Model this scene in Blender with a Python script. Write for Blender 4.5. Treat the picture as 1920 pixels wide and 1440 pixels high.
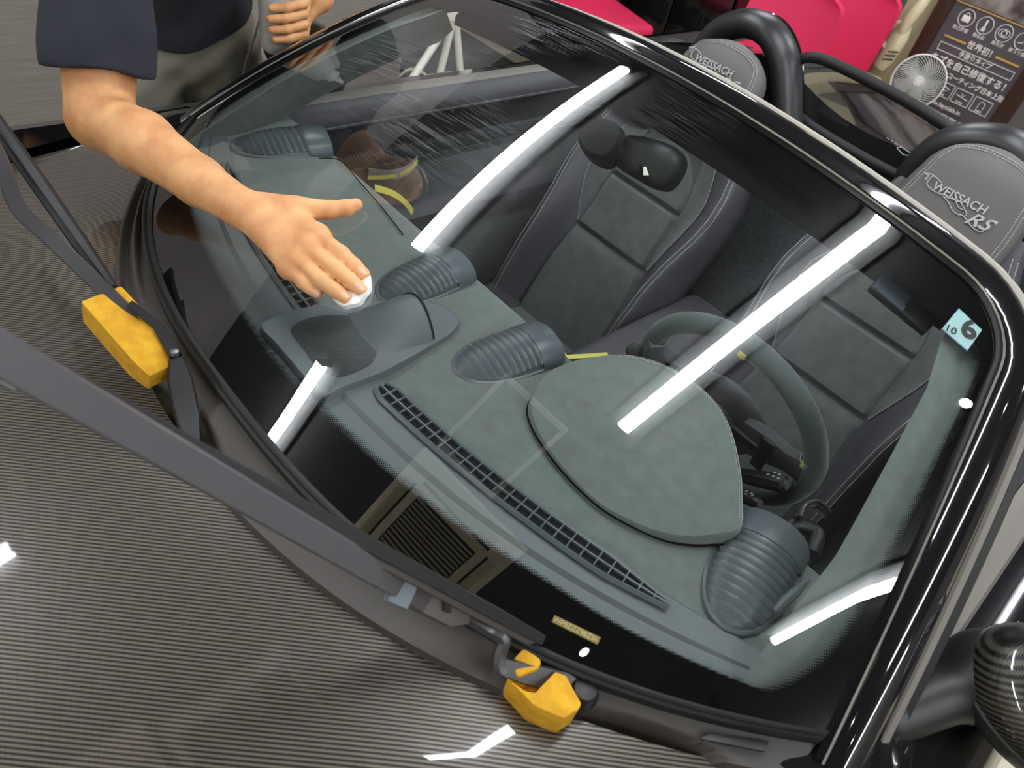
import bpy, bmesh, math, random
import numpy as np
from mathutils import Vector, Matrix

for _o in list(bpy.data.objects):
    bpy.data.objects.remove(_o, do_unlink=True)
scene = bpy.context.scene
COL = scene.collection
rng = random.Random(7)

# ------------------------------------------------------------------ camera
CAM = np.array([.6362, -.2378, 1.6199])
YAW, PITCH, ROLL, FPX = -.6564, .7447, .2708, 1362.14
_f = np.array([math.sin(YAW)*math.cos(PITCH), math.cos(YAW)*math.cos(PITCH), -math.sin(PITCH)])
_r = np.cross(_f, [0, 0, 1]); _r /= np.linalg.norm(_r); _u = np.cross(_r, _f)
_c, _s = math.cos(ROLL), math.sin(ROLL)
CR = _c*_r + _s*_u; CU = -_s*_r + _c*_u; CF = _f
cd = bpy.data.cameras.new('camera'); cam = bpy.data.objects.new('camera', cd); COL.objects.link(cam)
cam.matrix_world = Matrix(((CR[0], CU[0], -CF[0], CAM[0]), (CR[1], CU[1], -CF[1], CAM[1]), (CR[2], CU[2], -CF[2], CAM[2]), (0, 0, 0, 1)))
cd.sensor_width = 36; cd.lens = FPX/1920*36; cd.clip_start = .02; cd.clip_end = 60
cd.dof.use_dof = True; cd.dof.focus_distance = 1.25; cd.dof.aperture_fstop = (cd.lens/1000)/.0040
scene.camera = cam

# ------------------------------------------------------------------ world, exposure
world = bpy.data.worlds.new('world'); scene.world = world; world.use_nodes = True
world.node_tree.nodes['Background'].inputs[0].default_value = (.9, .93, 1, 1)
world.node_tree.nodes['Background'].inputs[1].default_value = .02
scene.view_settings.view_transform = 'Standard'; scene.view_settings.look = 'None'
scene.view_settings.gamma = 1; scene.view_settings.use_curve_mapping = False
scene.view_settings.exposure = 0.3
TUBE_POWER = 42.0
SPOT_POWER = 60.0

# ------------------------------------------------------------------ rays from the photograph into the room
def ray(px, py):
    d = CF + (px-960)/FPX*CR - (py-720)/FPX*CU
    return d/np.linalg.norm(d)
def UZ(px, py, z): d = ray(px, py); return CAM + d*(z-CAM[2])/d[2]
def UY(px, py, y): d = ray(px, py); return CAM + d*(y-CAM[1])/d[1]
def UX(px, py, x): d = ray(px, py); return CAM + d*(x-CAM[0])/d[0]
def UD(px, py, l): return CAM + ray(px, py)*l
def UP(px, py, p, n):
    d = ray(px, py); p = np.array(p, float); n = np.array(n, float)
    return CAM + d*((p-CAM) @ n)/(d @ n)

# ------------------------------------------------------------------ materials
def nt(m): return m.node_tree.nodes, m.node_tree.links
def mat(name, col, rough=.5, metal=0., coat=0., coat_rough=.03, bump=None, var=None, emit=None, sheen=0., spec=.5, trans=0., alpha=1.):
    """bump=(scale,strength) noise relief; var=(scale,other colour,lo,hi) mottled colour"""
    m = bpy.data.materials.new(name); m.use_nodes = True; N, L = nt(m); b = N['Principled BSDF']
    b.inputs['Base Color'].default_value = (*col, 1); b.inputs['Roughness'].default_value = rough
    b.inputs['Metallic'].default_value = metal; b.inputs['Coat Weight'].default_value = coat
    b.inputs['Coat Roughness'].default_value = coat_rough; b.inputs['Sheen Weight'].default_value = sheen
    b.inputs['Specular IOR Level'].default_value = spec; b.inputs['Transmission Weight'].default_value = trans
    b.inputs['Alpha'].default_value = alpha
    if bump or var:
        tc = N.new('ShaderNodeTexCoord')
    if var:
        n = N.new('ShaderNodeTexNoise'); n.inputs['Scale'].default_value = var[0]; n.inputs['Detail'].default_value = 5
        L.new(tc.outputs['Object'], n.inputs['Vector'])
        r = N.new('ShaderNodeValToRGB'); r.color_ramp.elements[0].position = var[2]; r.color_ramp.elements[1].position = var[3]
        r.color_ramp.elements[0].color = (*var[1], 1); r.color_ramp.elements[1].color = (*col, 1)
        L.new(n.outputs['Fac'], r.inputs['Fac']); L.new(r.outputs['Color'], b.inputs['Base Color'])
    if bump:
        n = N.new('ShaderNodeTexNoise'); n.inputs['Scale'].default_value = bump[0]; n.inputs['Detail'].default_value = 3
        L.new(tc.outputs['Object'], n.inputs['Vector'])
        k = N.new('ShaderNodeBump'); k.inputs['Strength'].default_value = bump[1]; k.inputs['Distance'].default_value = .002
        L.new(n.outputs['Fac'], k.inputs['Height']); L.new(k.outputs['Normal'], b.inputs['Normal'])
    if emit:
        b.inputs['Emission Color'].default_value = (*emit[0], 1); b.inputs['Emission Strength'].default_value = emit[1]
    return m
def math_node(N, L, op, a, b=None, c=None):
    n = N.new('ShaderNodeMath'); n.operation = op
    for i, v in enumerate((a, b, c)):
        if v is None: continue
        if isinstance(v, (int, float)): n.inputs[i].default_value = v
        else: L.new(v, n.inputs[i])
    return n.outputs[0]
def carbon(name, tow, light, dark, coat=1., axes='XY', rough=.38, coat_rough=.03):
    """2x2 twill of flat tows, lacquered"""
    m = bpy.data.materials.new(name); m.use_nodes = True; N, L = nt(m); b = N['Principled BSDF']
    tc = N.new('ShaderNodeTexCoord'); sx = N.new('ShaderNodeSeparateXYZ'); L.new(tc.outputs['Object'], sx.inputs[0])
    M = lambda op, a, b_=None, c=None: math_node(N, L, op, a, b_, c)
    u = M('MULTIPLY', sx.outputs[axes[0]], 1/tow); v = M('MULTIPLY', sx.outputs[axes[1]], 1/tow)
    fu, fv = M('FLOOR', u), M('FLOOR', v)
    k = M('FLOORED_MODULO', M('SUBTRACT', fu, fv), 4.); warp = M('LESS_THAN', k, 1.5)
    cu = M('ABSOLUTE', M('SUBTRACT', M('FRACT', u), .5)); cv = M('ABSOLUTE', M('SUBTRACT', M('FRACT', v), .5))
    edge_w = M('MULTIPLY', cu, 2.); edge_f = M('MULTIPLY', cv, 2.)
    mw = N.new('ShaderNodeMix'); mw.data_type = 'RGBA'; L.new(warp, mw.inputs['Factor'])
    mw.inputs['A'].default_value = (*dark, 1); mw.inputs['B'].default_value = (*light, 1)
    ed = N.new('ShaderNodeMix'); ed.data_type = 'FLOAT'; L.new(warp, ed.inputs['Factor']); L.new(edge_f, ed.inputs['A']); L.new(edge_w, ed.inputs['B'])
    gap = M('GREATER_THAN', ed.outputs['Result'], .82)
    m2 = N.new('ShaderNodeMix'); m2.data_type = 'RGBA'; L.new(M('MULTIPLY', gap, .8), m2.inputs['Factor'])
    L.new(mw.outputs['Result'], m2.inputs['A']); m2.inputs['B'].default_value = (.012, .011, .01, 1)
    L.new(m2.outputs['Result'], b.inputs['Base Color'])
    b.inputs['Roughness'].default_value = rough; b.inputs['Metallic'].default_value = .35
    b.inputs['Coat Weight'].default_value = coat; b.inputs['Coat Roughness'].default_value = coat_rough
    return m
def dots(name, col, hole, pitch, frac, rough=.5, axes='XY'):
    """perforated sheet: rows of small round holes"""
    m = bpy.data.materials.new(name); m.use_nodes = True; N, L = nt(m); b = N['Principled BSDF']
    tc = N.new('ShaderNodeTexCoord'); sx = N.new('ShaderNodeSeparateXYZ'); L.new(tc.outputs['Object'], sx.inputs[0])
    M = lambda op, a, b_=None, c=None: math_node(N, L, op, a, b_, c)
    v = M('MULTIPLY', sx.outputs[axes[1]], 1/(pitch*.866)); fv = M('FLOOR', v)
    u = M('ADD', M('MULTIPLY', sx.outputs[axes[0]], 1/pitch), M('MULTIPLY', M('FLOORED_MODULO', fv, 2.), .5))
    du = M('SUBTRACT', M('FRACT', u), .5); dv = M('SUBTRACT', M('FRACT', v), .5)
    d = M('SQRT', M('ADD', M('MULTIPLY', du, du), M('MULTIPLY', dv, dv)))
    mx = N.new('ShaderNodeMix'); mx.data_type = 'RGBA'; L.new(M('LESS_THAN', d, frac), mx.inputs['Factor'])
    mx.inputs['A'].default_value = (*col, 1); mx.inputs['B'].default_value = (*hole, 1)
    L.new(mx.outputs['Result'], b.inputs['Base Color']); b.inputs['Roughness'].default_value = rough
    return m
def glass_mat(name, tint, r0, boost=1., smear=0.):
    """thin pane: clear with a Fresnel-weighted mirror layer, plus faint wiped residue"""
    m = bpy.data.materials.new(name); m.use_nodes = True; N, L = nt(m)
    N.remove(N['Principled BSDF']); out = N['Material Output']
    lw = N.new('ShaderNodeLayerWeight'); lw.inputs['Blend'].default_value = .5
    M = lambda op, a, b_=None, c=None: math_node(N, L, op, a, b_, c)
    p5 = M('POWER', lw.outputs['Facing'], 5.); fr = M('MINIMUM', M('MULTIPLY', M('ADD', M('MULTIPLY', p5, 1-r0), r0), boost), 1.)
    t = N.new('ShaderNodeBsdfTransparent'); t.inputs[0].default_value = (*tint, 1)
    g = N.new('ShaderNodeBsdfGlossy'); g.inputs['Roughness'].default_value = .0; g.inputs[0].default_value = (1, 1, 1, 1)
    mx = N.new('ShaderNodeMixShader'); L.new(fr, mx.inputs[0]); L.new(t.outputs[0], mx.inputs[1]); L.new(g.outputs[0], mx.inputs[2])
    last = mx.outputs[0]
    if smear:
        tc = N.new('ShaderNodeTexCoord'); mp = N.new('ShaderNodeMapping'); mp.inputs['Rotation'].default_value = (0, 0, .5); mp.inputs['Scale'].default_value = (14, 330, 14)
        L.new(tc.outputs['Object'], mp.inputs[0]); n = N.new('ShaderNodeTexNoise'); n.inputs['Scale'].default_value = 1.; n.inputs['Detail'].default_value = 4
        L.new(mp.outputs[0], n.inputs['Vector'])
        n2 = N.new('ShaderNodeTexNoise'); n2.inputs['Scale'].default_value = 4.; L.new(tc.outputs['Object'], n2.inputs['Vector'])
        # residue lies mainly near the passenger top corner, where the wiping started
        vd = N.new('ShaderNodeVectorMath'); vd.operation = 'DISTANCE'; L.new(tc.outputs['Object'], vd.inputs[0]); vd.inputs[1].default_value = (-.24, .72, 1.19)
        near = M('MAXIMUM', M('SUBTRACT', 1., M('DIVIDE', vd.outputs['Value'], .40)), 0.)
        a = M('MULTIPLY', M('MAXIMUM', M('SUBTRACT', n.outputs['Fac'], .47), 0.), M('MAXIMUM', M('SUBTRACT', n2.outputs['Fac'], .38), 0.))
        a = M('MULTIPLY', M('MULTIPLY', a, near), smear)
        df = N.new('ShaderNodeBsdfDiffuse'); df.inputs[0].default_value = (.8, .82, .85, 1)
        m2 = N.new('ShaderNodeMixShader'); L.new(M('MINIMUM', a, .3), m2.inputs[0]); L.new(last, m2.inputs[1]); L.new(df.outputs[0], m2.inputs[2]); last = m2.outputs[0]
    L.new(last, out.inputs[0]); return m

def s2l(r, g, b):
    f = lambda c: (c/255/12.92) if c/255 <= .04045 else ((c/255+.055)/1.055)**2.4
    return (f(r), f(g), f(b))

# ------------------------------------------------------------------ object helpers
def tag(o, label=None, cat=None, group=None, kind=None):
    if label: o['label'] = label
    if cat: o['category'] = cat
    if group: o['group'] = group
    if kind: o['kind'] = kind
    return o
def empty(name, loc=(0, 0, 0), label=None, cat=None, group=None):
    o = bpy.data.objects.new(name, None); COL.objects.link(o); o.location = Vector([float(v) for v in loc]); o.empty_display_size = .1
    return tag(o, label, cat, group)
def link(name, me, parent=None, label=None, cat=None, group=None, kind=None):
    o = bpy.data.objects.new(name, me); COL.objects.link(o)
    if parent is not None:
        o.parent = parent; bpy.context.view_layer.update(); o.matrix_parent_inverse = parent.matrix_world.inverted()
    return tag(o, label, cat, group, kind)
def mesh(name, V, Fc, m=None, smooth=True, autosmooth=None):
    me = bpy.data.meshes.new(name); me.from_pydata([tuple(float(c) for c in v) for v in V], [], [tuple(int(i) for i in f) for f in Fc]); me.update()
    if smooth: me.polygons.foreach_set('use_smooth', [True]*len(me.polygons))
    if autosmooth and smooth:
        me.set_sharp_from_angle(angle=math.radians(autosmooth))
    if m is not None: me.materials.append(m)
    return me
def obj(name, V, Fc, m=None, parent=None, smooth=True, autosmooth=40, **kw):
    return link(name, mesh(name, V, Fc, m, smooth, autosmooth), parent, **kw)
def bm_obj(name, bm, m=None, parent=None, smooth=True, autosmooth=35, **kw):
    me = bpy.data.meshes.new(name); bmesh.ops.recalc_face_normals(bm, faces=bm.faces); bm.to_mesh(me); bm.free()
    if smooth:
        me.polygons.foreach_set('use_smooth', [True]*len(me.polygons)); me.set_sharp_from_angle(angle=math.radians(autosmooth))
    if m is not None: me.materials.append(m)
    return link(name, me, parent, **kw)
def grid(fn, nu, nv, u0=0, u1=1, v0=0, v1=1, closed_u=False):
    V = []; Fc = []
    for j in range(nv+1):
        for i in range(nu + (0 if closed_u else 1)):
            V.append(fn(u0+(u1-u0)*i/nu, v0+(v1-v0)*j/nv))
    w = nu if closed_u else nu+1
    for j in range(nv):
        for i in range(nu):
            i2 = (i+1) % w
            Fc.append((j*w+i, j*w+i2, (j+1)*w+i2, (j+1)*w+i))
    return V, Fc
def loft(rows, closed=False, cap=False):
    """rows: list of equally long point lists"""
    n = len(rows[0]); V = [p for r in rows for p in r]; Fc = []
    for j in range(len(rows)-1):
        for i in range(n if closed else n-1):
            i2 = (i+1) % n; Fc.append((j*n+i, j*n+i2, (j+1)*n+i2, (j+1)*n+i))
    if cap and closed:
        Fc.append(tuple(reversed(range(n)))); Fc.append(tuple((len(rows)-1)*n+i for i in range(n)))
    return V, Fc
def frames(P, up=(0, 0, 1)):
    P = [np.array(p, float) for p in P]; out = []; last = None
    for i in range(len(P)):
        t = P[min(i+1, len(P)-1)]-P[max(i-1, 0)]; t = t/(np.linalg.norm(t)+1e-12)
        u = np.array(up, float) if last is None else last
        a = u-t*(u @ t)
        if np.linalg.norm(a) < 1e-6: a = np.cross(t, [1, 0, 0])
        a = a/np.linalg.norm(a); b = np.cross(t, a); out.append((P[i], t, a, b)); last = a
    return out
def tube(P, r, n=10, up=(0, 0, 1), cap=True, prof=None):
    """sweep a round (or prof(angle)->(a,b)) section along P; r number or list"""
    rows = []; fr = frames(P, up)
    for i, (p, t, a, b) in enumerate(fr):
        rr = r[i] if isinstance(r, (list, np.ndarray)) else r
        if np.isscalar(rr): rr = (rr, rr)
        rows.append([p + a*rr[0]*math.cos(2*math.pi*k/n) + b*rr[1]*math.sin(2*math.pi*k/n) for k in range(n)])
    return loft(rows, True, cap)
def sweep(P, prof, ups, closed_prof=True, cap=True):
    """sweep a polyline profile [(a,b)..] along P with per-point frames ups=[(a_vec,b_vec)..]"""
    rows = [[np.array(p)+a*x+b*y for x, y in prof] for p, (a, b) in zip(P, ups)]
    return loft(rows, closed_prof, cap and closed_prof)
def spline(P, n=8, closed=False):
    P = [np.array(p, float) for p in P]; out = []; m = len(P)
    g = (lambda i: P[i % m]) if closed else (lambda i: P[min(max(i, 0), m-1)])
    for i in range(m if closed else m-1):
        a, b, c, d = g(i-1), g(i), g(i+1), g(i+2)
        for k in range(n):
            t = k/n; out.append(.5*((2*b)+(-a+c)*t+(2*a-5*b+4*c-d)*t*t+(-a+3*b-3*c+d)*t**3))
    if not closed: out.append(P[-1])
    return out
def prism(poly, d, bev=0.):
    """polygon (3-D points) extruded by vector d"""
    n = len(poly); A = [np.array(p, float) for p in poly]; B = [p+np.array(d, float) for p in A]
    bm = bmesh.new(); va = [bm.verts.new(p) for p in A]; vb = [bm.verts.new(p) for p in B]
    bm.faces.new(va); bm.faces.new(vb[::-1])
    for i in range(n): bm.faces.new((va[i], vb[i], vb[(i+1) % n], va[(i+1) % n]))
    bmesh.ops.recalc_face_normals(bm, faces=bm.faces)
    if bev: bmesh.ops.bevel(bm, geom=list(bm.edges), offset=bev, segments=2, affect='EDGES', profile=.5, clamp_overlap=True)
    return bm
def box(c, s, R=None, bev=0., seg=2):
    bm = bmesh.new(); bmesh.ops.create_cube(bm, size=1)
    for v in bm.verts: v.co = Vector((v.co.x*s[0], v.co.y*s[1], v.co.z*s[2]))
    if bev: bmesh.ops.bevel(bm, geom=list(bm.edges), offset=bev, segments=seg, affect='EDGES', profile=.5, clamp_overlap=True)
    T = Matrix.Translation(Vector([float(x) for x in c]))
    if R is not None: T = T @ (R if isinstance(R, Matrix) else Matrix(R).to_4x4())
    bm.transform(T); return bm
def basis(x, y, z):
    return Matrix(((x[0], y[0], z[0]), (x[1], y[1], z[1]), (x[2], y[2], z[2]))).to_4x4()
def unit(v): v = np.array(v, float); return v/np.linalg.norm(v)
def lathe(prof, n=24, c=(0, 0, 0), ax=(0, 0, 1), cap=True):
    ax = unit(ax); a = np.cross(ax, [1, 0, 0] if abs(ax[0]) < .9 else [0, 1, 0]); a = unit(a); b = np.cross(ax, a); c = np.array(c, float)
    rows = [[c+ax*h+(a*math.cos(2*math.pi*k/n)+b*math.sin(2*math.pi*k/n))*r for k in range(n)] for r, h in prof]
    return loft(rows, True, cap)
def text(name, s, M, size, m, parent, align='CENTER', depth=.0004, shear=0, xs=1., bold=0.):
    cu = bpy.data.curves.new(name, 'FONT'); cu.body = s; cu.size = size; cu.align_x = align; cu.align_y = 'CENTER'; cu.extrude = depth; cu.shear = shear; cu.offset = bold
    cu.resolution_u = 3
    t = bpy.data.objects.new(name, cu); COL.objects.link(t); bpy.context.view_layer.update()
    me = bpy.data.meshes.new_from_object(t.evaluated_get(bpy.context.evaluated_depsgraph_get())); bpy.data.objects.remove(t)
    me.transform(M @ Matrix.Scale(xs, 4, (1, 0, 0))); me.materials.clear(); me.materials.append(m)
    me.name = name
    return link(name, me, parent)
def frame_at(p, x, y):
    x = unit(x); y = np.array(y, float); y = unit(y-x*(x @ y)); z = np.cross(x, y)
    return Matrix(((x[0], y[0], z[0], p[0]), (x[1], y[1], z[1], p[1]), (x[2], y[2], z[2], p[2]), (0, 0, 0, 1)))
def mirrored(o, parent, name=None):
    """mirror image about the car's centre plane, with own mesh data"""
    c = o.copy(); c.data = o.data.copy(); COL.objects.link(c)
    me = c.data; n = len(me.vertices); co = np.empty(n*3, np.float32); me.vertices.foreach_get('co', co); co = co.reshape(-1, 3); co[:, 0] *= -1
    me.vertices.foreach_set('co', co.ravel()); me.flip_normals(); me.update(); c.parent = parent; c.matrix_parent_inverse = o.matrix_parent_inverse.copy()
    for ch in o.children: mirrored(ch, c)
    return c

# ------------------------------------------------------------------ implicit-surface mesher (for bodies, hands and soft housings)
def smin(a, b, k):
    h = np.clip(.5+.5*(b-a)/k, 0, 1); return b*(1-h)+a*h-k*h*(1-h)
def cone(a, b, ra, rb):
    a, b = np.array(a, np.float32), np.array(b, np.float32); ba = b-a; bb = float(ba @ ba)+1e-12
    def f(P):
        t = np.clip((P-a) @ ba/bb, 0, 1); return np.linalg.norm(P-a-t[:, None]*ba, axis=1)-(ra+(rb-ra)*t)
    return f
def ellipsoid(c, r, R=None):
    c = np.array(c, np.float32); r = np.array(r, np.float32); Rm = np.eye(3, dtype=np.float32) if R is None else np.array(R, np.float32)
    def f(P):
        q = (P-c) @ Rm; k0 = np.linalg.norm(q/r, axis=1); k1 = np.linalg.norm(q/(r*r), axis=1)+1e-9; return k0*(k0-1)/k1
    return f
def blend(fs, k):
    def f(P):
        d = fs[0](P)
        for g in fs[1:]: d = smin(d, g(P), k)
        return d
    return f
def surface_nets(fn, lo, hi, h):
    lo, hi = np.array(lo, float), np.array(hi, float); n = np.ceil((hi-lo)/h).astype(int)+1; Bk = 12
    A = np.full(n, 1., np.float32)
    cs = [np.arange(0, n[i], Bk) for i in range(3)]
    cc = np.stack(np.meshgrid(*cs, indexing='ij'), -1).reshape(-1, 3)
    ctr = lo+(cc+Bk/2)*h; dv = fn(ctr.astype(np.float32)); rad = Bk*h*.88*1.35
    for (i, j, k), d in zip(cc, dv):
        sl = (slice(i, min(i+Bk, n[0])), slice(j, min(j+Bk, n[1])), slice(k, min(k+Bk, n[2])))
        if abs(d) > rad: A[sl] = d; continue
        g = np.stack(np.meshgrid(*[np.arange(s.start, s.stop) for s in sl], indexing='ij'), -1).astype(np.float32)*np.float32(h)+lo.astype(np.float32)
        A[sl] = fn(g.reshape(-1, 3)).reshape(g.shape[:3])
    ins = A < 0
    cell = np.zeros(n-1, np.int8)
    for dx in (0, 1):
        for dy in (0, 1):
            for dz in (0, 1): cell += ins[dx:n[0]-1+dx, dy:n[1]-1+dy, dz:n[2]-1+dz]
    act = np.argwhere((cell > 0) & (cell < 8)); idx = np.full(n-1, -1, np.int32); idx[tuple(act.T)] = np.arange(len(act))
    acc = np.zeros((len(act), 3)); cnt = np.zeros(len(act))
    corners = [(x, y, z) for x in (0, 1) for y in (0, 1) for z in (0, 1)]
    for a in corners:
        for ax in range(3):
            if a[ax]: continue
            b = list(a); b[ax] = 1
            fa = A[tuple((act+a).T)]; fb = A[tuple((act+b).T)]; m = (fa < 0) != (fb < 0)
            t = np.where(m, fa/(fa-fb+1e-12), 0)
            p = np.tile(np.array(a, float), (len(act), 1)); p[:, ax] += t
            acc[m] += p[m]; cnt[m] += 1
    V = lo+(act+acc/cnt[:, None])*h; Fs = []
    for ax in range(3):
        o1, o2 = [(1, 2), (2, 0), (0, 1)][ax]
        s0 = [slice(1, n[i]-1) for i in range(3)]; s0[ax] = slice(0, n[ax]-1); s1 = list(s0); s1[ax] = slice(1, n[ax])
        a_, b_ = ins[tuple(s0)], ins[tuple(s1)]
        for flip in (False, True):
            e = np.argwhere(a_ & ~b_) if not flip else np.argwhere(~a_ & b_)
            if not len(e): continue
            off = np.ones(3, int); off[ax] = 0; e = e+off
            q = []
            for d1, d2 in ((-1, -1), (0, -1), (0, 0), (-1, 0)):
                c = e.copy(); c[:, o1] += d1; c[:, o2] += d2; q.append(idx[tuple(c.T)])
            q = np.stack(q, 1); Fs.append(q[:, ::-1] if flip else q)
    return V, np.concatenate(Fs)
def implicit(name, fn, lo, hi, h, m, parent=None, **kw):
    V, Fq = surface_nets(fn, lo, hi, h)
    me = bpy.data.meshes.new(name); me.vertices.add(len(V)); me.vertices.foreach_set('co', V.astype(np.float32).ravel())
    me.loops.add(Fq.size); me.loops.foreach_set('vertex_index', Fq.astype(np.int32).ravel()); me.polygons.add(len(Fq))
    me.polygons.foreach_set('loop_start', np.arange(0, Fq.size, 4, dtype=np.int32)); me.polygons.foreach_set('loop_total', np.full(len(Fq), 4, np.int32))
    me.update(calc_edges=True); me.validate(); me.polygons.foreach_set('use_smooth', [True]*len(me.polygons))
    if m is not None: me.materials.append(m)
    return link(name, me, parent, **kw)

# ------------------------------------------------------------------ palette
M_FLOOR = mat('floor_cream', s2l(214, 205, 180), .32, var=(1.3, s2l(204, 193, 166), .35, .65), coat=.3, coat_rough=.12)
M_WALL = mat('wall_grey_cloth', s2l(128, 121, 117), .75)
def grain(m, sc, c1, c2):
    N, L = nt(m); b = N['Principled BSDF']; tc = N.new('ShaderNodeTexCoord'); mp = N.new('ShaderNodeMapping'); mp.inputs['Scale'].default_value = sc
    L.new(tc.outputs['Object'], mp.inputs[0]); n = N.new('ShaderNodeTexNoise'); n.inputs['Scale'].default_value = 1; n.inputs['Detail'].default_value = 3; L.new(mp.outputs[0], n.inputs['Vector'])
    r = N.new('ShaderNodeValToRGB'); r.color_ramp.elements[0].color = (*c1, 1); r.color_ramp.elements[1].color = (*c2, 1); r.color_ramp.elements[0].position = .3; r.color_ramp.elements[1].position = .7
    L.new(n.outputs['Fac'], r.inputs['Fac']); L.new(r.outputs['Color'], b.inputs['Base Color'])
grain(M_WALL, (6, 6, 160), s2l(118, 112, 109), s2l(136, 129, 125))
M_WALL_BACK = mat('wall_grey_paint', s2l(112, 107, 105), .7, bump=(300, .05))
M_BEIGE = mat('beige_wall', s2l(196, 184, 150), .6)
M_CEIL = mat('ceiling_grey', s2l(64, 64, 66), .85)
M_WHITE = mat('white_plastic', s2l(232, 230, 222), .4)
M_CREAM = mat('cream_plastic', s2l(222, 212, 176), .38)
M_GREYMETAL = mat('lamp_housing_grey', s2l(92, 92, 92), .6)
M_TUBE = mat('lit_tube', (1, 1, 1), .5, emit=((.93, .97, 1.), TUBE_POWER))
M_SPOT = mat('lit_spot_lens', (1, 1, 1), .5, emit=((1, .93, .8), SPOT_POWER))
M_BLACKGLOSS = mat('gloss_black', (.006, .006, .007), .12, coat=1., coat_rough=.02)
M_BODY = mat('gloss_black_paint', (.007, .007, .008), .06, coat=1., coat_rough=.01)
M_RUBBER = mat('black_rubber', (.012, .012, .012), .55)
M_SEAL = mat('grey_rubber_seal', s2l(120, 114, 108), .5)
M_PLASTIC = mat('dark_brown_grey_plastic', s2l(64, 59, 55), .48, bump=(1500, .25))
M_BLACKPL = mat('black_plastic', (.014, .014, .015), .42, bump=(1800, .12))
M_DASHPL = mat('slate_grey_plastic', s2l(100, 106, 109), .45, bump=(1800, .18))
M_VENT = mat('vent_grey_plastic', s2l(84, 90, 95), .36)
M_SUEDE = mat('grey_green_suede', s2l(106, 114, 110), .95, var=(45, s2l(95, 102, 99), .3, .7), sheen=.35, bump=(900, .3))
M_SUEDE2 = mat('charcoal_suede', s2l(90, 92, 92), .95, var=(30, s2l(80, 82, 83), .35, .65), sheen=.3, bump=(900, .3))
M_LEATHER = mat('dark_grey_leather', s2l(74, 72, 77), .46, bump=(700, .3))
M_HEADR = mat('grey_leather', s2l(96, 92, 90), .5, bump=(700, .3))
M_CARPET = mat('black_carpet', s2l(60, 65, 68), .98, bump=(500, .9), var=(120, s2l(38, 41, 44), .35, .65))
M_THREAD = mat('silver_thread', s2l(176, 176, 176), .6)
M_FRITC = mat('ceramic_black', (.004, .004, .0045), .6)
M_CARBON_HOOD = carbon('lacquered_carbon_twill', .0016, s2l(122, 113, 103), s2l(32, 29, 27))
M_CARBON_DARK = carbon('dark_carbon_twill', .0018, s2l(84, 79, 72), s2l(14, 13, 12), axes='XZ')
M_CARBON_TRIM = carbon('satin_carbon_trim', .0022, s2l(92, 92, 94), s2l(14, 14, 15), axes='YZ')
M_YELLOW = mat('yellow_foam', s2l(224, 172, 38), .85, bump=(500, .5), var=(60, s2l(206, 150, 24), .35, .65))
M_TAPE = mat('yellow_masking_tape', s2l(214, 206, 96), .7)
M_CHROME = mat('brushed_chrome', (.75, .74, .72), .2, metal=1.)
M_STEEL = mat('steel_grey', s2l(120, 122, 128), .35, metal=.7)
M_ARM = mat('satin_black_metal', s2l(58, 56, 58), .35, coat=.3, coat_rough=.2)
M_GLASS = glass_mat('windscreen_glass', (.93, .965, .95), .10, 1.0, smear=5.)
M_PANE = glass_mat('clear_pane', (.9, .92, .93), .09, 1.0)

# ------------------------------------------------------------------ room shell
X0, X1, Y0, Y1, H = -4.2, 4.2, -4.0, 4.2, 2.7
def struct(name, bm, m, parent=None): return bm_obj(name, bm, m, parent, kind='structure' if parent is None else None)
struct('floor', box(((X0+X1)/2, (Y0+Y1)/2, -.05), (X1-X0, Y1-Y0, .1)), M_FLOOR)
struct('ceiling', box(((X0+X1)/2, (Y0+Y1)/2, H+.05), (X1-X0, Y1-Y0, .1)), M_CEIL)
struct('wall_back', box(((X0+X1)/2, Y1+.05, H/2), (X1-X0+.2, .1, H)), M_WALL_BACK)
struct('wall_front', box(((X0+X1)/2, Y0-.05, H/2), (X1-X0+.2, .1, H)), M_BEIGE)
struct('wall_right', box((X1+.05, (Y0+Y1)/2, H/2), (.1, Y1-Y0, H)), M_WALL_BACK)
struct('wall_far_left', box((X0-.05, (Y0+Y1)/2, H/2), (.1, Y1-Y0, H)), M_WALL_BACK)
struct('wall_left', box((-2.40, (Y0+2.05)/2, H/2), (.1, 2.05-Y0, H)), M_WALL)

# ceiling hatch (a thin frame), seen mirrored in the windscreen
hx0, hx1, hy0, hy1 = -.385, .09, -.525, -.04
o = struct('trim_1', box(((hx0+hx1)/2, (hy0+hy1)/2, H-.004), (hx1-hx0-.03, hy1-hy0-.03, .006)), M_CEIL)
M_HATCH = mat('hatch_frame_light', s2l(245, 245, 245), .4)
for n_, c_, s_ in (('frame_bar', ((hx0+hx1)/2, hy0, H-.008), (hx1-hx0+.03, .03, .016)), ('frame_bar', ((hx0+hx1)/2, hy1, H-.008), (hx1-hx0+.03, .03, .016)),
                   ('frame_bar', (hx0, (hy0+hy1)/2, H-.008), (.03, hy1-hy0-.03, .016)), ('frame_bar', (hx1, (hy0+hy1)/2, H-.008), (.03, hy1-hy0-.03, .016))):
    struct(n_, box(c_, s_, bev=.002), M_HATCH, o)

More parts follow.
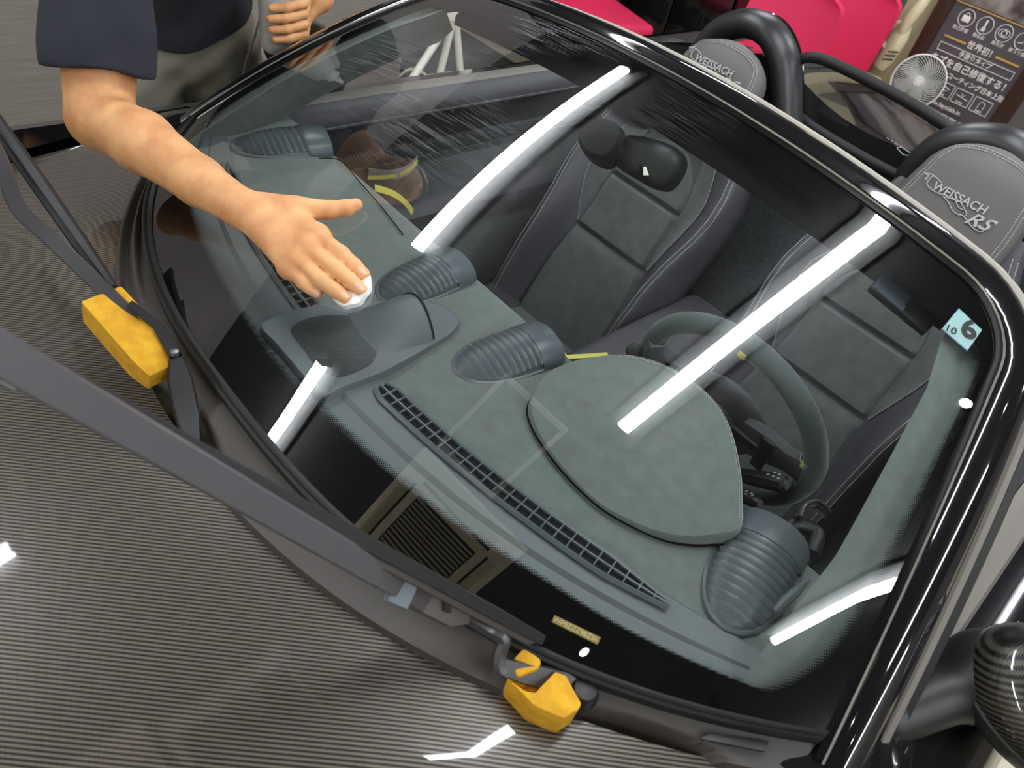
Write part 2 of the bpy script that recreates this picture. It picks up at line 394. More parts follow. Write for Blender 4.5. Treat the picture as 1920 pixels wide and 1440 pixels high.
# ceiling tube lamps
def tube_lamp(x, y0, y1, label):
    t = empty('ceiling_tube_lamp', (x, (y0+y1)/2, H), label, 'lamp', 'linear ceiling lamps')
    yc, ln = (y0+y1)/2, y1-y0
    bm_obj('housing', box((x, yc, H-.01), (.21, ln+.10, .02), bev=.004), M_GREYMETAL, t)
    rows = []
    for y in (y0, y0+.004, y1-.004, y1):
        k = .9 if y in (y0, y1) else 1
        rows.append([(x+.040*k*math.cos(a), y, H-.075-.034*k*math.sin(a)) for a in np.linspace(0, 2*math.pi, 17)[:-1]])
    V, Fc = loft(rows, True, True)
    obj('diffuser', V, Fc, M_TUBE, t)
    for s in (-1, 1): bm_obj('end_cap', box((x, yc+s*(ln/2+.012), H-.06), (.06, .02, .09), bev=.004), M_GREYMETAL, t)
tube_lamp(-1.33, .17, 1.74, 'lit ceiling tube lamp mirrored across the passenger side of the windscreen')
tube_lamp(.30, .16, 1.80, 'lit ceiling tube lamp mirrored above the steering wheel in the windscreen')
tube_lamp(2.06, -.04, 1.50, 'lit ceiling tube lamp mirrored in the driver side corner of the windscreen')
tube_lamp(-1.38, -2.25, -.68, 'lit ceiling tube lamp mirrored in the dark lower band below the speaker')
tube_lamp(.30, -3.75, -2.10, 'added fill tube lamp near the front wall, straight ahead of the car')  # unseen lamp behind the camera, added only as fill light
tube_lamp(2.06, -3.75, -2.10, 'added fill tube lamp near the front wall on the driver side')  # second added fill lamp behind the camera, not mirrored in the glass
tube_lamp(-1.38, -3.95, -2.55, 'added fill tube lamp near the front wall on the passenger side')  # third fill lamp added out of view behind the camera
tube_lamp(2.06, 2.30, 3.85, 'added fill tube lamp in the back corner on the driver side')  # added out of view to brighten the interior
tube_lamp(3.70, -.70, .90, 'added fill tube lamp beside the right wall')  # invented side lamp, there to raise the overall light
tube_lamp(-1.33, 2.55, 3.9, 'lit ceiling tube lamp over the pink chairs')
tube_lamp(.30, 2.55, 3.9, 'lit ceiling tube lamp over the sign board')

# ceiling spotlights
def spot(x, y, label):
    t = empty('ceiling_spotlight', (x, y, H), label, 'spotlight', 'ceiling spotlights')
    V, Fc = lathe([(.001, 0), (.03, 0), (.03, -.05), (.012, -.055), (.012, -.075), (.001, -.08)], 16, (x, y, H)); obj('mount', V, Fc, M_BLACKPL, t)
    V, Fc = lathe([(.001, -.07), (.035, -.07), (.048, -.10), (.048, -.17), (.043, -.17), (.026, -.158), (.001, -.155)], 20, (x, y, H)); obj('can', V, Fc, M_BLACKPL, t)
    V, Fc = lathe([(.001, -.1565), (.024, -.1565), (.024, -.160), (.001, -.163)], 20, (x, y, H)); obj('lens', V, Fc, M_SPOT, t)
spot(1.26, -.70, 'black can spotlight mirrored beside the number plate under the glass')
spot(2.35, -.48, 'black can spotlight mirrored in the lowest corner of the windscreen')
spot(1.16, 1.26, 'black can spotlight mirrored on the driver side pillar trim')
spot(-2.80, 2.29, 'black can spotlight mirrored at the top left of the windscreen')

# air-conditioning cassette, mirrored in the windscreen
ac = empty('ceiling_air_conditioner', (.03, -1.06, H), 'cream ceiling air conditioner with slotted grille mirrored in the windscreen', 'air conditioner')
ax, ay, aw = .03, -1.06, .95
bm_obj('panel', box((ax, ay, H-.02), (aw, aw, .04), bev=.01), mat('ac_cream', s2l(248, 238, 218), .45), ac)
for i in range(22):
    bm_obj('grille_slat', box((ax, ay-.26+i*.0248, H-.045), (.52, .008, .012)), M_CREAM, ac)
bm_obj('grille_back', box((ax, ay, H-.0415), (.54, .56, .005)), mat('ac_dark', (.02, .02, .02), .8), ac)
for dx, dy, sx_, sy_ in ((0, .39, .62, .07), (0, -.39, .62, .07), (.39, 0, .07, .62), (-.39, 0, .07, .62)):
    f = bm_obj('louvre', box((ax+dx, ay+dy, H-.044), (sx_, sy_, .012), bev=.004), M_CREAM, ac)
    bm_obj('outlet_gap', box((ax+dx*.88, ay+dy*.88, H-.0415), (sx_ if dx == 0 else .018, sy_ if dy == 0 else .018, .006)), M_RUBBER, ac)

# ================================================================== THE CAR
car = empty('convertible_car', (0, 1.0, 0), 'black two-seat convertible car with carbon hood and open roof', 'car')
EPS = 1e-3
def GB(s): a = abs(s); return np.array([.735*s, .04+.285*a**2.6, .90])
def GT(s): return np.array([.585*s, .80+.015*s*s, 1.228-.058*s*s])
def wt(t): k = min(max((t-.85)/.15, 0), 1); return 1-.14*(1-math.sqrt(max(0, 1-k*k)))
def GS(s, t):
    b = 4*t*(1-t)*.022
    return GB(s)*(1-t)+GT(s)*t+np.array([0, -.42*b, .9*b])
def GN(s, t):
    a = GS(s+EPS, t)-GS(s-EPS, t); b = GS(s, t+EPS)-GS(s, t-EPS); return unit(np.cross(a, b))
def GSw(s, t): return GS(s*wt(t), t)
def hitG(px, py):
    d = ray(px, py); v = np.array([0., .5, 1.])
    for _ in range(40):
        s, t, l = v; Fv = GS(s, t)-(CAM+l*d); e = 1e-5
        J = np.stack([(GS(s+e, t)-GS(s-e, t))/(2*e), (GS(s, t+e)-GS(s, t-e))/(2*e), -d], 1)
        st = np.clip(np.linalg.solve(J, -Fv), -.3, .3); v = v+st
        if abs(st).max() < 1e-8: break
    return v
def UG(px, py, h=0.):
    """point h above the windscreen on the sight line of a pixel"""
    s, t, l = hitG(px, py); d = ray(px, py); return CAM+d*(l+h/float(d @ GN(s, t)))

# ---- windscreen
V, Fc = grid(lambda s, t: GSw(s, t), 56, 28, -1, 1, 0, 1)
ws = obj('windscreen', V, Fc, M_GLASS, car, label='clear curved windscreen with a black ceramic border')

# ceramic border, 2.5 mm under the glass: ring between the glass edge and the clear area (s,t)
inner = [(-.905, .060), (-.875, .058), (-.80, .070), (-.69, .085), (-.57, .100), (-.43, .103), (-.33, .106), (-.166, .104), (0, .098), (.166, .103), (.331, .104), (.43, .103), (.566, .102), (.698, .087), (.806, .073), (.876, .062), (.905, .060),
         (.928, .086), (.947, .137), (.957, .20), (.962, .30), (.964, .40), (.966, .58), (.969, .71), (.968, .79), (.95, .85), (.905, .878), (.863, .88), (.732, .893), (.607, .912), (.489, .920), (.353, .922), (.266, .926), (.135, .922), (.09, .90), (.075, .86), (.05, .835), (0, .83),
         (-.05, .835), (-.075, .86), (-.09, .90), (-.135, .922), (-.266, .926), (-.353, .922), (-.489, .920), (-.607, .912), (-.732, .893), (-.863, .88), (-.905, .878), (-.95, .85), (-.968, .79), (-.969, .71), (-.966, .58), (-.964, .40), (-.962, .30), (-.957, .20), (-.947, .137), (-.928, .086)]
inn = [np.array(p) for p in spline([(s, t, 0) for s, t in inner], 4, True)]
c0 = np.array([0, .45, 0])
def outer_of(p):
    # march outwards from the centre to the glass border in (s,t)
    d = p-c0; lo_, hi_ = 1., 8.
    for _ in range(40):
        k = (lo_+hi_)/2; q_ = c0+d*k
        ok = 0 <= q_[1] <= 1 and abs(q_[0]) <= wt(min(max(q_[1], 0), 1))
        if ok: lo_ = k
        else: hi_ = k
    return c0+d*lo_
rows = []; fade = []
def pt_frit(p): return GS(p[0], p[1])-GN(p[0], p[1])*.0025
for p in inn:
    q_ = outer_of(p); A = pt_frit(p); B_ = pt_frit(q_); ln = np.linalg.norm(B_-A); r = []
    for dd in (0, .006, .012, .018, .024):
        k = min(dd/ln, .8); r.append((p*(1-k)+q_*k, dd))
    for k in (.6, .8, 1.): r.append((p*(1-max(k, .024/ln if ln > .03 else k))+q_*max(k, .024/ln if ln > .03 else k), .05))
    rows.append(r)
n = len(rows[0]); V = []; UVf = []
for r in rows:
    for p, dd in r:
        V.append(pt_frit(p)); UVf.append(dd)
Fc = []
for j in range(len(rows)):
    for i in range(n-1):
        j2 = (j+1) % len(rows); Fc.append((j*n+i, j*n+i+1, j2*n+i+1, j2*n+i))
me = mesh('ceramic_border', V, Fc, None)
at = me.attributes.new('edge', 'FLOAT', 'POINT'); at.data.foreach_set('value', np.array(UVf, np.float32))
M_FRIT = bpy.data.materials.new('ceramic_border_dots'); M_FRIT.use_nodes = True
N, L = nt(M_FRIT); b = N['Principled BSDF']; b.inputs['Base Color'].default_value = (.004, .004, .0045, 1); b.inputs['Roughness'].default_value = .8; b.inputs['Specular IOR Level'].default_value = 0.
tc = N.new('ShaderNodeTexCoord'); sx = N.new('ShaderNodeSeparateXYZ'); L.new(tc.outputs['Object'], sx.inputs[0])
an = N.new('ShaderNodeAttribute'); an.attribute_name = 'edge'
mm = lambda op, a, b_=None: math_node(N, L, op, a, b_)
P_ = .0036
v_ = mm('MULTIPLY', sx.outputs['Y'], 1/(P_*.5)); fv = mm('FLOOR', v_)
u_ = mm('ADD', mm('MULTIPLY', sx.outputs['X'], 1/P_), mm('MULTIPLY', mm('FLOORED_MODULO', fv, 2.), .5))
du = mm('SUBTRACT', mm('FRACT', u_), .5); dv = mm('MULTIPLY', mm('SUBTRACT', mm('FRACT', v_), .5), .5)
dd = mm('SQRT', mm('ADD', mm('MULTIPLY', du, du), mm('MULTIPLY', dv, dv)))
rad = mm('MULTIPLY', an.outputs['Fac'], 34.)
L.new(mm('LESS_THAN', dd, rad), b.inputs['Alpha'])
me.materials.append(M_FRIT); link('ceramic_border', me, ws)

# ---- windscreen surround
edge = []  # boundary of the glass from lower passenger corner, over the header, to lower driver corner
for t in np.linspace(-.05, .84, 22): edge.append((-1, t))
for a in np.linspace(0, math.pi/2, 9): edge.append((-(1-.14*(1-math.cos(a))), .85+.15*math.sin(a)))
for s in np.linspace(-.83, .83, 40): edge.append((s, 1.))
for a in np.linspace(math.pi/2, 0, 9): edge.append(((1-.14*(1-math.cos(a))), .85+.15*math.sin(a)))
for t in np.linspace(.84, -.05, 22): edge.append((1, t))
EP = [GS(s, t) for s, t in edge]; EN = [GN(s, t) for s, t in edge]; EO = []
for i in range(len(EP)):
    tg = unit(EP[min(i+1, len(EP)-1)]-EP[max(i-1, 0)]); o_ = np.cross(EN[i], tg); o_ = unit(o_)
    if (o_ @ (EP[i]-GS(0, .5))) < 0: o_ = -o_
    EO.append(o_)
def rim(name, prof, m, parent, sl=slice(None), **kw):
    P = EP[sl]; ups = list(zip(EO[sl], EN[sl])); V, Fc = sweep(P, prof, ups); return obj(name, V, Fc, m, parent, **kw)
wf = rim('windscreen_frame', [(.003, .0), (.008, .006), (.022, .011), (.040, .010), (.056, .000), (.064, -.016), (.062, -.04), (.03, -.045), (.0, -.035), (-.01, -.012)], M_BODY, car)
rim('edge_seal', [(-.003, .0), (-.002, .002), (.002, .003), (.005, .005), (.006, -.004), (-.003, -.005)], mat('black_edge_seal', (.004, .004, .004), .35, spec=.12), wf)
rim('bright_strip', [(.0052, .0052), (.0066, .0075), (.0078, .0062), (.0066, .003)], mat('satin_trim_strip', s2l(150, 146, 140), .3, metal=.6), wf)
ds = slice(len(EP)-24, len(EP))
rim('side_seal', [(.060, -.020), (.068, -.012), (.076, -.014), (.082, -.028), (.07, -.05)], M_SEAL, wf, ds)
rim('side_seal_lip', [(.080, -.020), (.086, -.016), (.092, -.024), (.084, -.035)], M_RUBBER, wf, ds)
hs = slice(22, 22+58)
rim('header_seal', [(.060, -.012), (.068, -.006), (.080, -.012), (.092, -.022), (.096, -.04), (.06, -.05)], mat('pale_grey_seal', s2l(176, 170, 160), .4), wf, hs)
# inner header lining with a pale sun-visor pocket and the pillar linings
hl = []
for s in np.linspace(-.9, .9, 40):
    a = GS(s, 1); n_ = GN(s, 1); hl.append([a-n_*.015+np.array([0, .03, 0]), a-n_*.02+np.array([0, -.02, 0])-n_*.0, GS(s, .93)-n_*.030, GS(s, .92)-n_*.045, a-n_*.07+np.array([0, .03, 0])])
V, Fc = loft(hl); obj('header_lining', V, Fc, mat('header_lining_black', (.010, .010, .011), .8, spec=.2), car)

# ---- sun visor with a pale label, driver side, folded up behind the border
def plate(px4, h, d, m, name, parent, bev=0.):
    P = [UG(x, y, h) for x, y in px4]; s, t, l = hitG(*px4[0]); n_ = GN(s, t)
    return bm_obj(name, prism(P, -n_*d, bev), m, parent)
sv = plate([(1631, 537), (1655, 512), (1762, 597), (1738, 624)], -.030, .012, M_BLACKPL, 'sun_visor', car, .003)
plate([(1636, 536), (1655, 514), (1712, 560), (1692, 583)], -.0285, .002, mat('visor_label_grey', s2l(74, 80, 92), .5), 'visor_label', sv)
plate([(1697, 572), (1708, 560), (1758, 598), (1746, 611)], -.0285, .002, mat('visor_dark_label', s2l(30, 31, 34), .5), 'visor_label', sv)

# ---- A-pillar linings (suede), from dash corner to header
PLI = [hitG(x, y) for x, y in ((1444, 1246), (1500, 1172), (1597, 1042), (1640, 960), (1700, 845), (1763, 722), (1782, 645))]
PLT = [v[1]-.0 for v in PLI]; PLS = [v[0]-.012 for v in PLI]
def pillar(sgn):
    rows = []
    for k in np.linspace(0, 1, 16):
        t = .03+.87*k; a = GS(sgn*.965, t); n_ = GN(sgn*.965, t); b_ = GS(sgn*np.interp(t, PLT, PLS), t)
        rows.append([GS(sgn*1.0, t)-n_*.012, a-n_*.022, b_-n_*.012, b_-n_*.06+np.array([sgn*.02, .02, 0]), GS(sgn*1.0, t)-n_*.09])
    V, Fc = loft(rows); return V, Fc
V, Fc = pillar(1); obj('pillar_lining', V, Fc, M_SUEDE, car)
V, Fc = pillar(-1); obj('pillar_lining', V, Fc, M_SUEDE, car)

# ---- hood
def hood_y(x): return -.032+.61*abs(x)**2.2
def hood_z(x, y): return .868-.10*(hood_y(x)-y)-.05*(hood_y(x)-y)**2-.012*abs(x)**2+.012*math.exp(-((abs(x)-.5)/.12)**2)*min(1, (hood_y(x)-y)/.1)
HX = .845
def hood_pt(u, v):
    x = u*HX; y1 = hood_y(x) if abs(x) < .72 else hood_y(.72)+(abs(x)-.72)*.2; y = y1*(1-v)+(-1.25)*v
    e = 0
    z = hood_z(min(max(x, -.8), .8), min(y, hood_y(x)))
    return np.array([x, y, z-.02*max(0, abs(u)-.96)/.04])
NH = 180
V, Fc = grid(hood_pt, NH, 110, -1, 1, 0, 1)
# rolled rear edge
nb = len(V); rowr = [np.array(V[i])+np.array([0, .0015, -.006]) for i in range(NH+1)]; rowq = [np.array(V[i])+np.array([0, -.01, -.02]) for i in range(NH+1)]
V += rowr+rowq
for i in range(NH):
    Fc.append((i+1, i, nb+i, nb+i+1)); Fc.append((nb+i+1, nb+i, nb+NH+1+i, nb+NH+2+i))
hood = obj('hood', V, Fc, M_CARBON_HOOD, car, autosmooth=60, label='glossy carbon fibre hood with a visible twill weave')

# ---- front fenders
def fender(sgn, name='front_fender'):
    prof = lambda y: [(.852, hood_z(.8, min(y, .2))-.004), (.872, .852), (.900, .846), (.915, .82), (.925, .72), (.925, .55), (.90, .35), (.86, .2)]
    rows = []
    for y in np.linspace(-1.2, .42, 24):
        rows.append([np.array([sgn*x, y, z]) for x, z in prof(y)])
    return loft(rows)
for sgn in (-1, 1):
    V, Fc = fender(sgn); f_ = obj('front_fender', V, Fc, M_BODY, car)

# corner pieces that close the gap between hood, pillar foot and fender
for sgn in (-1, 1):
    rows = []
    for y in np.linspace(.27, .52, 14):
        x0_ = max(.70, min(.735, .735-.9*max(0, .30-y))); rows.append([np.array([sgn*(x0_*(1-k)+.865*k), y, (.872+.02*min(1, max(0, (y-.25)/.1)))*(1-k)+.851*k+.012*math.sin(k*math.pi)]) for k in np.linspace(0, 1, 9)])
    V, Fc = loft(rows); obj('fender_corner', V, Fc, M_BODY, car)
# ---- cowl panel between hood and glass
WELLS = [(-.02, -.03, .11, .035), (.60, .155, .075, .03)]
def cowl(u, v):
    x = .735*u; g = GB(u); yh = hood_y(x)-.012 if abs(x) < .72 else hood_y(.72)-.012
    y = g[1]*(1-v)+yh*v
    z = .893-.016*v-.006*math.sin(v*math.pi)
    # pressed ridges, strongest on the passenger side
    k = max(0, min(1, (-x-.22)/.15)); z += k*(.008*math.sin(v*2*math.pi*2.6)-.012*v)
    if v > .93: z -= .03*(v-.93)/.07
    for wx, wy, rx, ry in WELLS:
        # a dark open well around each wiper pivot, along the hood edge
        d_ = ((x-wx)/rx)**2+((v-1.0)/.55)**2
        if d_ < 1: z -= .06*min(1, (1-d_)*3)
    return np.array([x, y, z])
V, Fc = grid(cowl, 110, 26, -1, 1, 0, 1); cw = obj('cowl_panel', V, Fc, M_PLASTIC, car, autosmooth=70)
# rubber lip along the lower glass edge
P = [GB(s) for s in np.linspace(-1, 1, 80)]; ups = [(unit(np.array([0, -1, 0])+.0), np.array([0, 0, 1.])) for _ in P]
V, Fc = sweep(P, [(-.003, .003), (.003, .006), (.007, .002), (.010, .006), (.013, .003), (.012, -.01), (-.003, -.01)], ups); obj('glass_lip', V, Fc, M_RUBBER, cw)
# recessed drain cover near the driver corner
P = [UZ(x, y, .884) for x, y in ((1310, 1388), (1330, 1376), (1440, 1392), (1433, 1412))]
bm_obj('drain_cover', prism(P, (0, 0, .004), .001), M_BLACKPL, cw)

# ================================================================== interior
def dash_b(x): return .226+.29*x*x                      # line between front strip and suede
DREAR = .492
def dash_top(u, v):
    x = .70*u; y0 = dash_b(x); z = .902+.006*math.sin(min(v, 1)*math.pi)
    if v <= 1: return np.array([x, y0*(1-v)+DREAR*v, z])
    k = v-1
    return np.array([x, DREAR+.010*math.sin(min(k*3, 1)*math.pi/2)-.03*max(0, k-.4), .902-.012*min(1, k*3)**2-.10*max(0, k-.33)])
V, Fc = grid(dash_top, 60, 30, -1, 1, 0, 1.8)
dash = obj('dashboard', V, Fc, M_SUEDE, car, label='grey-green suede dashboard top under the windscreen')
# vertical fascia below
V, Fc = grid(lambda u, v: np.array([.70*u, .485-.02*v, .868-.33*v]), 8, 6, -1, 1, 0, 1); obj('fascia', V, Fc, M_BLACKPL, dash)
# plastic front strip with a lip
def strip(u, v):
    x = .72*u; g = GB(u)[1]+.012; y = g*(1-v)+dash_b(x)*v
    return np.array([x, y, .882+.020*min(1, v*2.5)+(.0045 if .62 < v < .97 else 0)*(1-abs(u)**8)])
V, Fc = grid(strip, 60, 24, -1, 1, 0, 1); obj('front_strip', V, Fc, M_DASHPL, dash, autosmooth=25)
# defroster grilles: dark trough, bezel, middle rib, cross ribs
rib_me = None
for sgn in (1, -1):
    xs = np.linspace(.075, .535, 26); pts = [np.array([sgn*x, dash_b(x)-.019, .0]) for x in xs]
    def off(p, d, z): 
        x = p[0]; sl = .58*abs(x)*(1 if x > 0 else -1); nrm_ = unit(np.array([-sl, 1, 0])); return np.array([p[0]+nrm_[0]*d, p[1]+nrm_[1]*d, z])
    def wdt(i): return .0125*min(1, (len(pts)-1-i)/5+.12)*min(1, i/1.5+.5)
    gr = obj('defroster_grille', *loft([[off(p, -wdt(i), .9035), off(p, -wdt(i), .9125), off(p, -wdt(i)-.003, .9135), off(p, -wdt(i)-.007, .9105)] for i, p in enumerate(pts)]), M_VENT, car)
    obj('bezel', *loft([[off(p, wdt(i), .9035), off(p, wdt(i), .9125), off(p, wdt(i)+.003, .9135), off(p, wdt(i)+.007, .9065)] for i, p in enumerate(pts)]), M_VENT, gr)
    obj('trough', *loft([[off(p, -wdt(i), .9080), off(p, wdt(i), .9080)] for i, p in enumerate(pts)]), mat('trough_black', (.002, .002, .002), .9), gr)
    V, Fc = sweep([off(p, 0, .9118) for p in pts], [(-.0012, -.0035), (-.0012, .001), (.0012, .001), (.0012, -.0035)], [(unit(off(p, 1, 0)-off(p, 0, 0)), np.array([0, 0, 1.])) for p in pts]); obj('middle_rib', V, Fc, M_VENT, gr)
    for i in range(1, 26):
        x = .075+.0184*i
        if x > .525: break
        p = np.array([sgn*x, dash_b(x)-.019, 0]); k = (x-.075)/.46*25
        w_ = .0125*min(1, (25-k)/5+.12)
        if rib_me is None:
            bm = box((0, 0, 0), (.0016, 1., .004)); rib_me = bpy.data.meshes.new('grille_rib'); bm.to_mesh(rib_me); bm.free(); rib_me.materials.append(M_VENT)
        r_ = link('grille_rib', rib_me, gr); r_.location = Vector((p[0], p[1], .9112)); r_.scale = (1, 2*w_, 1); r_.rotation_euler = (0, 0, math.atan(.58*p[0]))
        r_.parent = gr; 

# ---- centre speaker pod with the clock hump
ppx = [(487, 612), (520, 594), (559, 581), (620, 572), (700, 567), (770, 565), (825, 572), (855, 590), (862, 606), (848, 626), (810, 650), (735, 692), (690, 712), (640, 730), (605, 746), (575, 716), (545, 680), (515, 645)]
ZP = .914
po = spline([UZ(x, y, ZP) for x, y in ppx], 4, True); cen = sum(po)/len(po)
HC = UZ(768, 590, .93); HD = unit(np.array([UZ(840, 588, ZP)[0]-UZ(600, 655, ZP)[0], UZ(840, 588, ZP)[1]-UZ(600, 655, ZP)[1], 0])); HS = np.array([HD[1], -HD[0], 0])
def pod_z(x, y):
    p = np.array([x-HC[0], y-HC[1], 0]); a = float(p @ HD); b = float(p @ HS)
    return ZP+.003+.0*a
def hump_h(a, b):
    f = max(0, 1-((a-.012)/.095)**2) if a < .012 else max(0, 1-((a-.012)/.004)**2)
    return .040*f*max(0, 1-(b/.052)**2)**.9
rings = []
for k in [1.0, 1.0, .985]+list(np.linspace(.95, .03, 30)):
    rings.append([np.array([cen[0]+(p[0]-cen[0])*k, cen[1]+(p[1]-cen[1])*k, 0]) for p in po])
for j, r in enumerate(rings):
    for p in r: p[2] = .893 if j == 0 else (ZP if j == 1 else pod_z(p[0], p[1]))
V, Fc = loft(rings, True); Fc.append(tuple(range(len(V)-len(po), len(V)))); cp = obj('centre_pod', V, Fc, M_DASHPL, car, autosmooth=60)
V, Fc = tube([HC*[1, 1, 0]+HD*.0135+HS*.0515*math.sin(a)+np.array([0, 0, ZP+.003+.040*max(0, 1-math.sin(a)**2)**.9]) for a in np.linspace(-1.40, 1.40, 24)], .0016, 6); obj('hump_rim', V, Fc, M_BLACKPL, cp)
V, Fc = grid(lambda b, a: HC*[1, 1, 0]+HD*a+HS*.052*b+np.array([0, 0, ZP+.002+hump_h(a, .052*b)]), 30, 60, -1, 1, -.086, .018); obj('clock_hump', V, Fc, M_DASHPL, cp, autosmooth=50)
fz = [HC*[1, 1, 0]+HD*.0165+HS*.040*math.sin(a)+np.array([0, 0, ZP+.003+.034*math.cos(a)]) for a in np.linspace(-1.57, 1.57, 20)]
obj('clock_face', fz, [tuple(range(20))], M_BLACKPL, cp, smooth=False)
spx = [(545, 622), (560, 604), (600, 592), (650, 592), (690, 610), (707, 645), (700, 675), (672, 694), (632, 706), (598, 690), (570, 655)]
sp = spline([UZ(x, y, ZP+.0045) for x, y in spx], 4, True); sc0 = sum(sp)/len(sp); n_ = len(sp)
V = list(sp)+[sc0+(p-sc0)*.5 for p in sp]+[sc0]
Fc = [(i, (i+1) % n_, n_+(i+1) % n_, n_+i) for i in range(n_)]+[(n_+i, n_+(i+1) % n_, 2*n_) for i in range(n_)]
obj('speaker_mesh', V, Fc, dots('perforated_speaker_mesh', s2l(66, 70, 72), (.004, .004, .004), .0030, .34), cp)

# ---- round air vents on the dash top: bullet-shaped shells with arched louvres
def vent(cx, cy, ang, L_=.158, W=.046, Hh=.030, z0=.903, n=10):
    ca, sa = math.cos(ang), math.sin(ang)
    def T(a, b, c): return np.array([cx+a*ca-b*sa, cy+a*sa+b*ca, z0+c])   # a lateral, b along (front tip at 0), c up
    def wf_(k): return W*(1-(1-min(k/.62, 1))**2.2)**.5 if k < .62 else W
    def hf(k): return Hh*(1-(1-min(k/.9, 1))**2)**.5
    rows = []
    for k in [0.005]+list(np.linspace(.04, .80, 16)):
        rows.append([T(wf_(k)*.985*math.cos(a), k*L_, hf(k)*.91*math.sin(a)) for a in np.linspace(0, math.pi, 17)])
    o_ = obj('air_vent', *loft(rows), M_VENT, car)
    # rim bead on the dash
    bead = [T(wf_(k)*1.02, k*L_, .002) for k in np.linspace(.8, 0.002, 22)]+[T(-wf_(k)*1.02, k*L_, .002) for k in np.linspace(.002, .8, 22)]
    obj('bead', *tube(bead, .0045, 8), M_VENT, o_)
    # smooth rear collar
    rows = [[T((W+.003)*s_*math.cos(a), b_, (Hh+.003)*s_*math.sin(a)) for a in np.linspace(-.25, math.pi+.25, 19)] for b_, s_ in ((.80*L_, .93), (.80*L_, 1.), (.84*L_, 1.02), (1.02*L_, 1.0), (1.08*L_, .93), (1.08*L_, .6), (1.06*L_, .05))]
    obj('collar', *loft(rows), M_VENT, o_)
    for i in range(n):
        k = .10+.66*i/(n-1); k2 = k+.055
        rows = []
        for kk, sc in ((k-.02, .93), (k+.004, .99), (k+.022, 1.05), (k+.040, 1.055), (k+.048, 1.0), (k+.050, .93)):
            rows.append([T(wf_(max(kk, .01))*sc*math.cos(a), kk*L_, max(.001, hf(max(kk, .01))*sc*math.sin(a))) for a in np.linspace(.42, math.pi-.42, 15)])
        obj('louvre', *loft(rows), M_VENT, o_)
    return o_
vent(.104, .318, -.12); vent(-.086, .318, .10)
vent(.590, .325, .22, L_=.165, W=.050); vent(-.590, .330, -.22, L_=.165, W=.050)
# little pointer handle on the driver's outer vent
V, Fc = tube([UZ(1455, 1145, .925), UZ(1470, 1128, .935), UZ(1490, 1112, .94), UZ(1512, 1090, .935)], [.004, .006, .006, .004], 8); obj('vent_handle', V, Fc, M_VENT, car)

# ---- instrument pod
pp = [(993, 760), (1008, 722), (1040, 690), (1100, 670), (1180, 665), (1260, 690), (1330, 740), (1370, 800), (1390, 880), (1394, 940), (1390, 992), (1345, 1004), (1300, 1008), (1250, 1003), (1190, 982), (1130, 950), (1080, 906), (1040, 860), (1005, 805)]
PN = np.array([0, -.20, 1.]); PO = np.array([.37, .28, .9085])
po2 = spline([UP(x, y, PO, PN) for x, y in pp], 4, True); ce = sum(po2)/len(po2)
def pz(y): return .9085+.20*(y-.28)
rings = []
for k, z in ((.97, -.04), (.99, -.02), (1.005, -.008), (1., -.002), (.985, .001)):
    rings.append([np.array([ce[0]+(p[0]-ce[0])*k, ce[1]+(p[1]-ce[1])*k, pz(ce[1]+(p[1]-ce[1])*k)+z]) for p in po2])
for k in (.9, .75, .55, .35, .15): rings.append([np.array([ce[0]+(p[0]-ce[0])*k, ce[1]+(p[1]-ce[1])*k, pz(ce[1]+(p[1]-ce[1])*k)+.001+.008*(1-k*k)]) for p in po2])
V, Fc = loft(rings, True); Fc.append(tuple(range(len(V)-len(po2), len(V)))); ip = obj('instrument_pod', V, Fc, M_SUEDE, car)
def stitches(name, P, pitch, ln, r, parent, m=None, up=(0, 0, 1)):
    """a row of single thread stitches along P, too small to pick apart"""
    P = [np.array(p, float) for p in P]; V = []; Fc = []; carry = 0.
    for a, b in zip(P[:-1], P[1:]):
        d_ = np.linalg.norm(b-a); t = unit(b-a) if d_ > 0 else None
        if t is None: continue
        s_ = carry
        while s_ < d_:
            p0 = a+t*s_; p1 = a+t*min(s_+ln, d_+ln); side = unit(np.cross(t, up))*r; u_ = np.array(up, float)*r
            n0 = len(V); V += [p0-side, p0+u_, p0+side, p1-side, p1+u_, p1+side]
            Fc += [(n0, n0+1, n0+4, n0+3), (n0+1, n0+2, n0+5, n0+4), (n0, n0+2, n0+1), (n0+3, n0+4, n0+5)]
            s_ += pitch
        carry = s_-d_
    return obj(name, V, Fc, m or M_THREAD, parent, smooth=False, kind='stuff')
e0, e1 = int(len(po2)*3.6/19), int(len(po2)*10.2/19)
for k in (.975, .955):
    stitches('stitching', [np.array([ce[0]+(p[0]-ce[0])*k, ce[1]+(p[1]-ce[1])*k, pz(ce[1]+(p[1]-ce[1])*k)+.0025]) for p in po2[e0:e1]], .0042, .003, .0006, ip)

M_SEAM = mat('seam_black', (.003, .003, .003), .9, spec=.1)
sm = [np.array([ce[0]+(p[0]-ce[0])*1.006, ce[1]+(p[1]-ce[1])*1.006, max(.9095, min(pz(p[1])-.004, .9125))]) for p in po2]
obj('pod_seam', *tube(sm[e1:]+sm[:e0], .0016, 6), M_SEAM, ip)
obj('dash_seam', *tube(spline([UZ(x, y, .9085) for x, y in ((598, 297), (637, 301), (676, 343), (715, 388), (756, 440))], 5), .0011, 6), M_SEAM, dash)
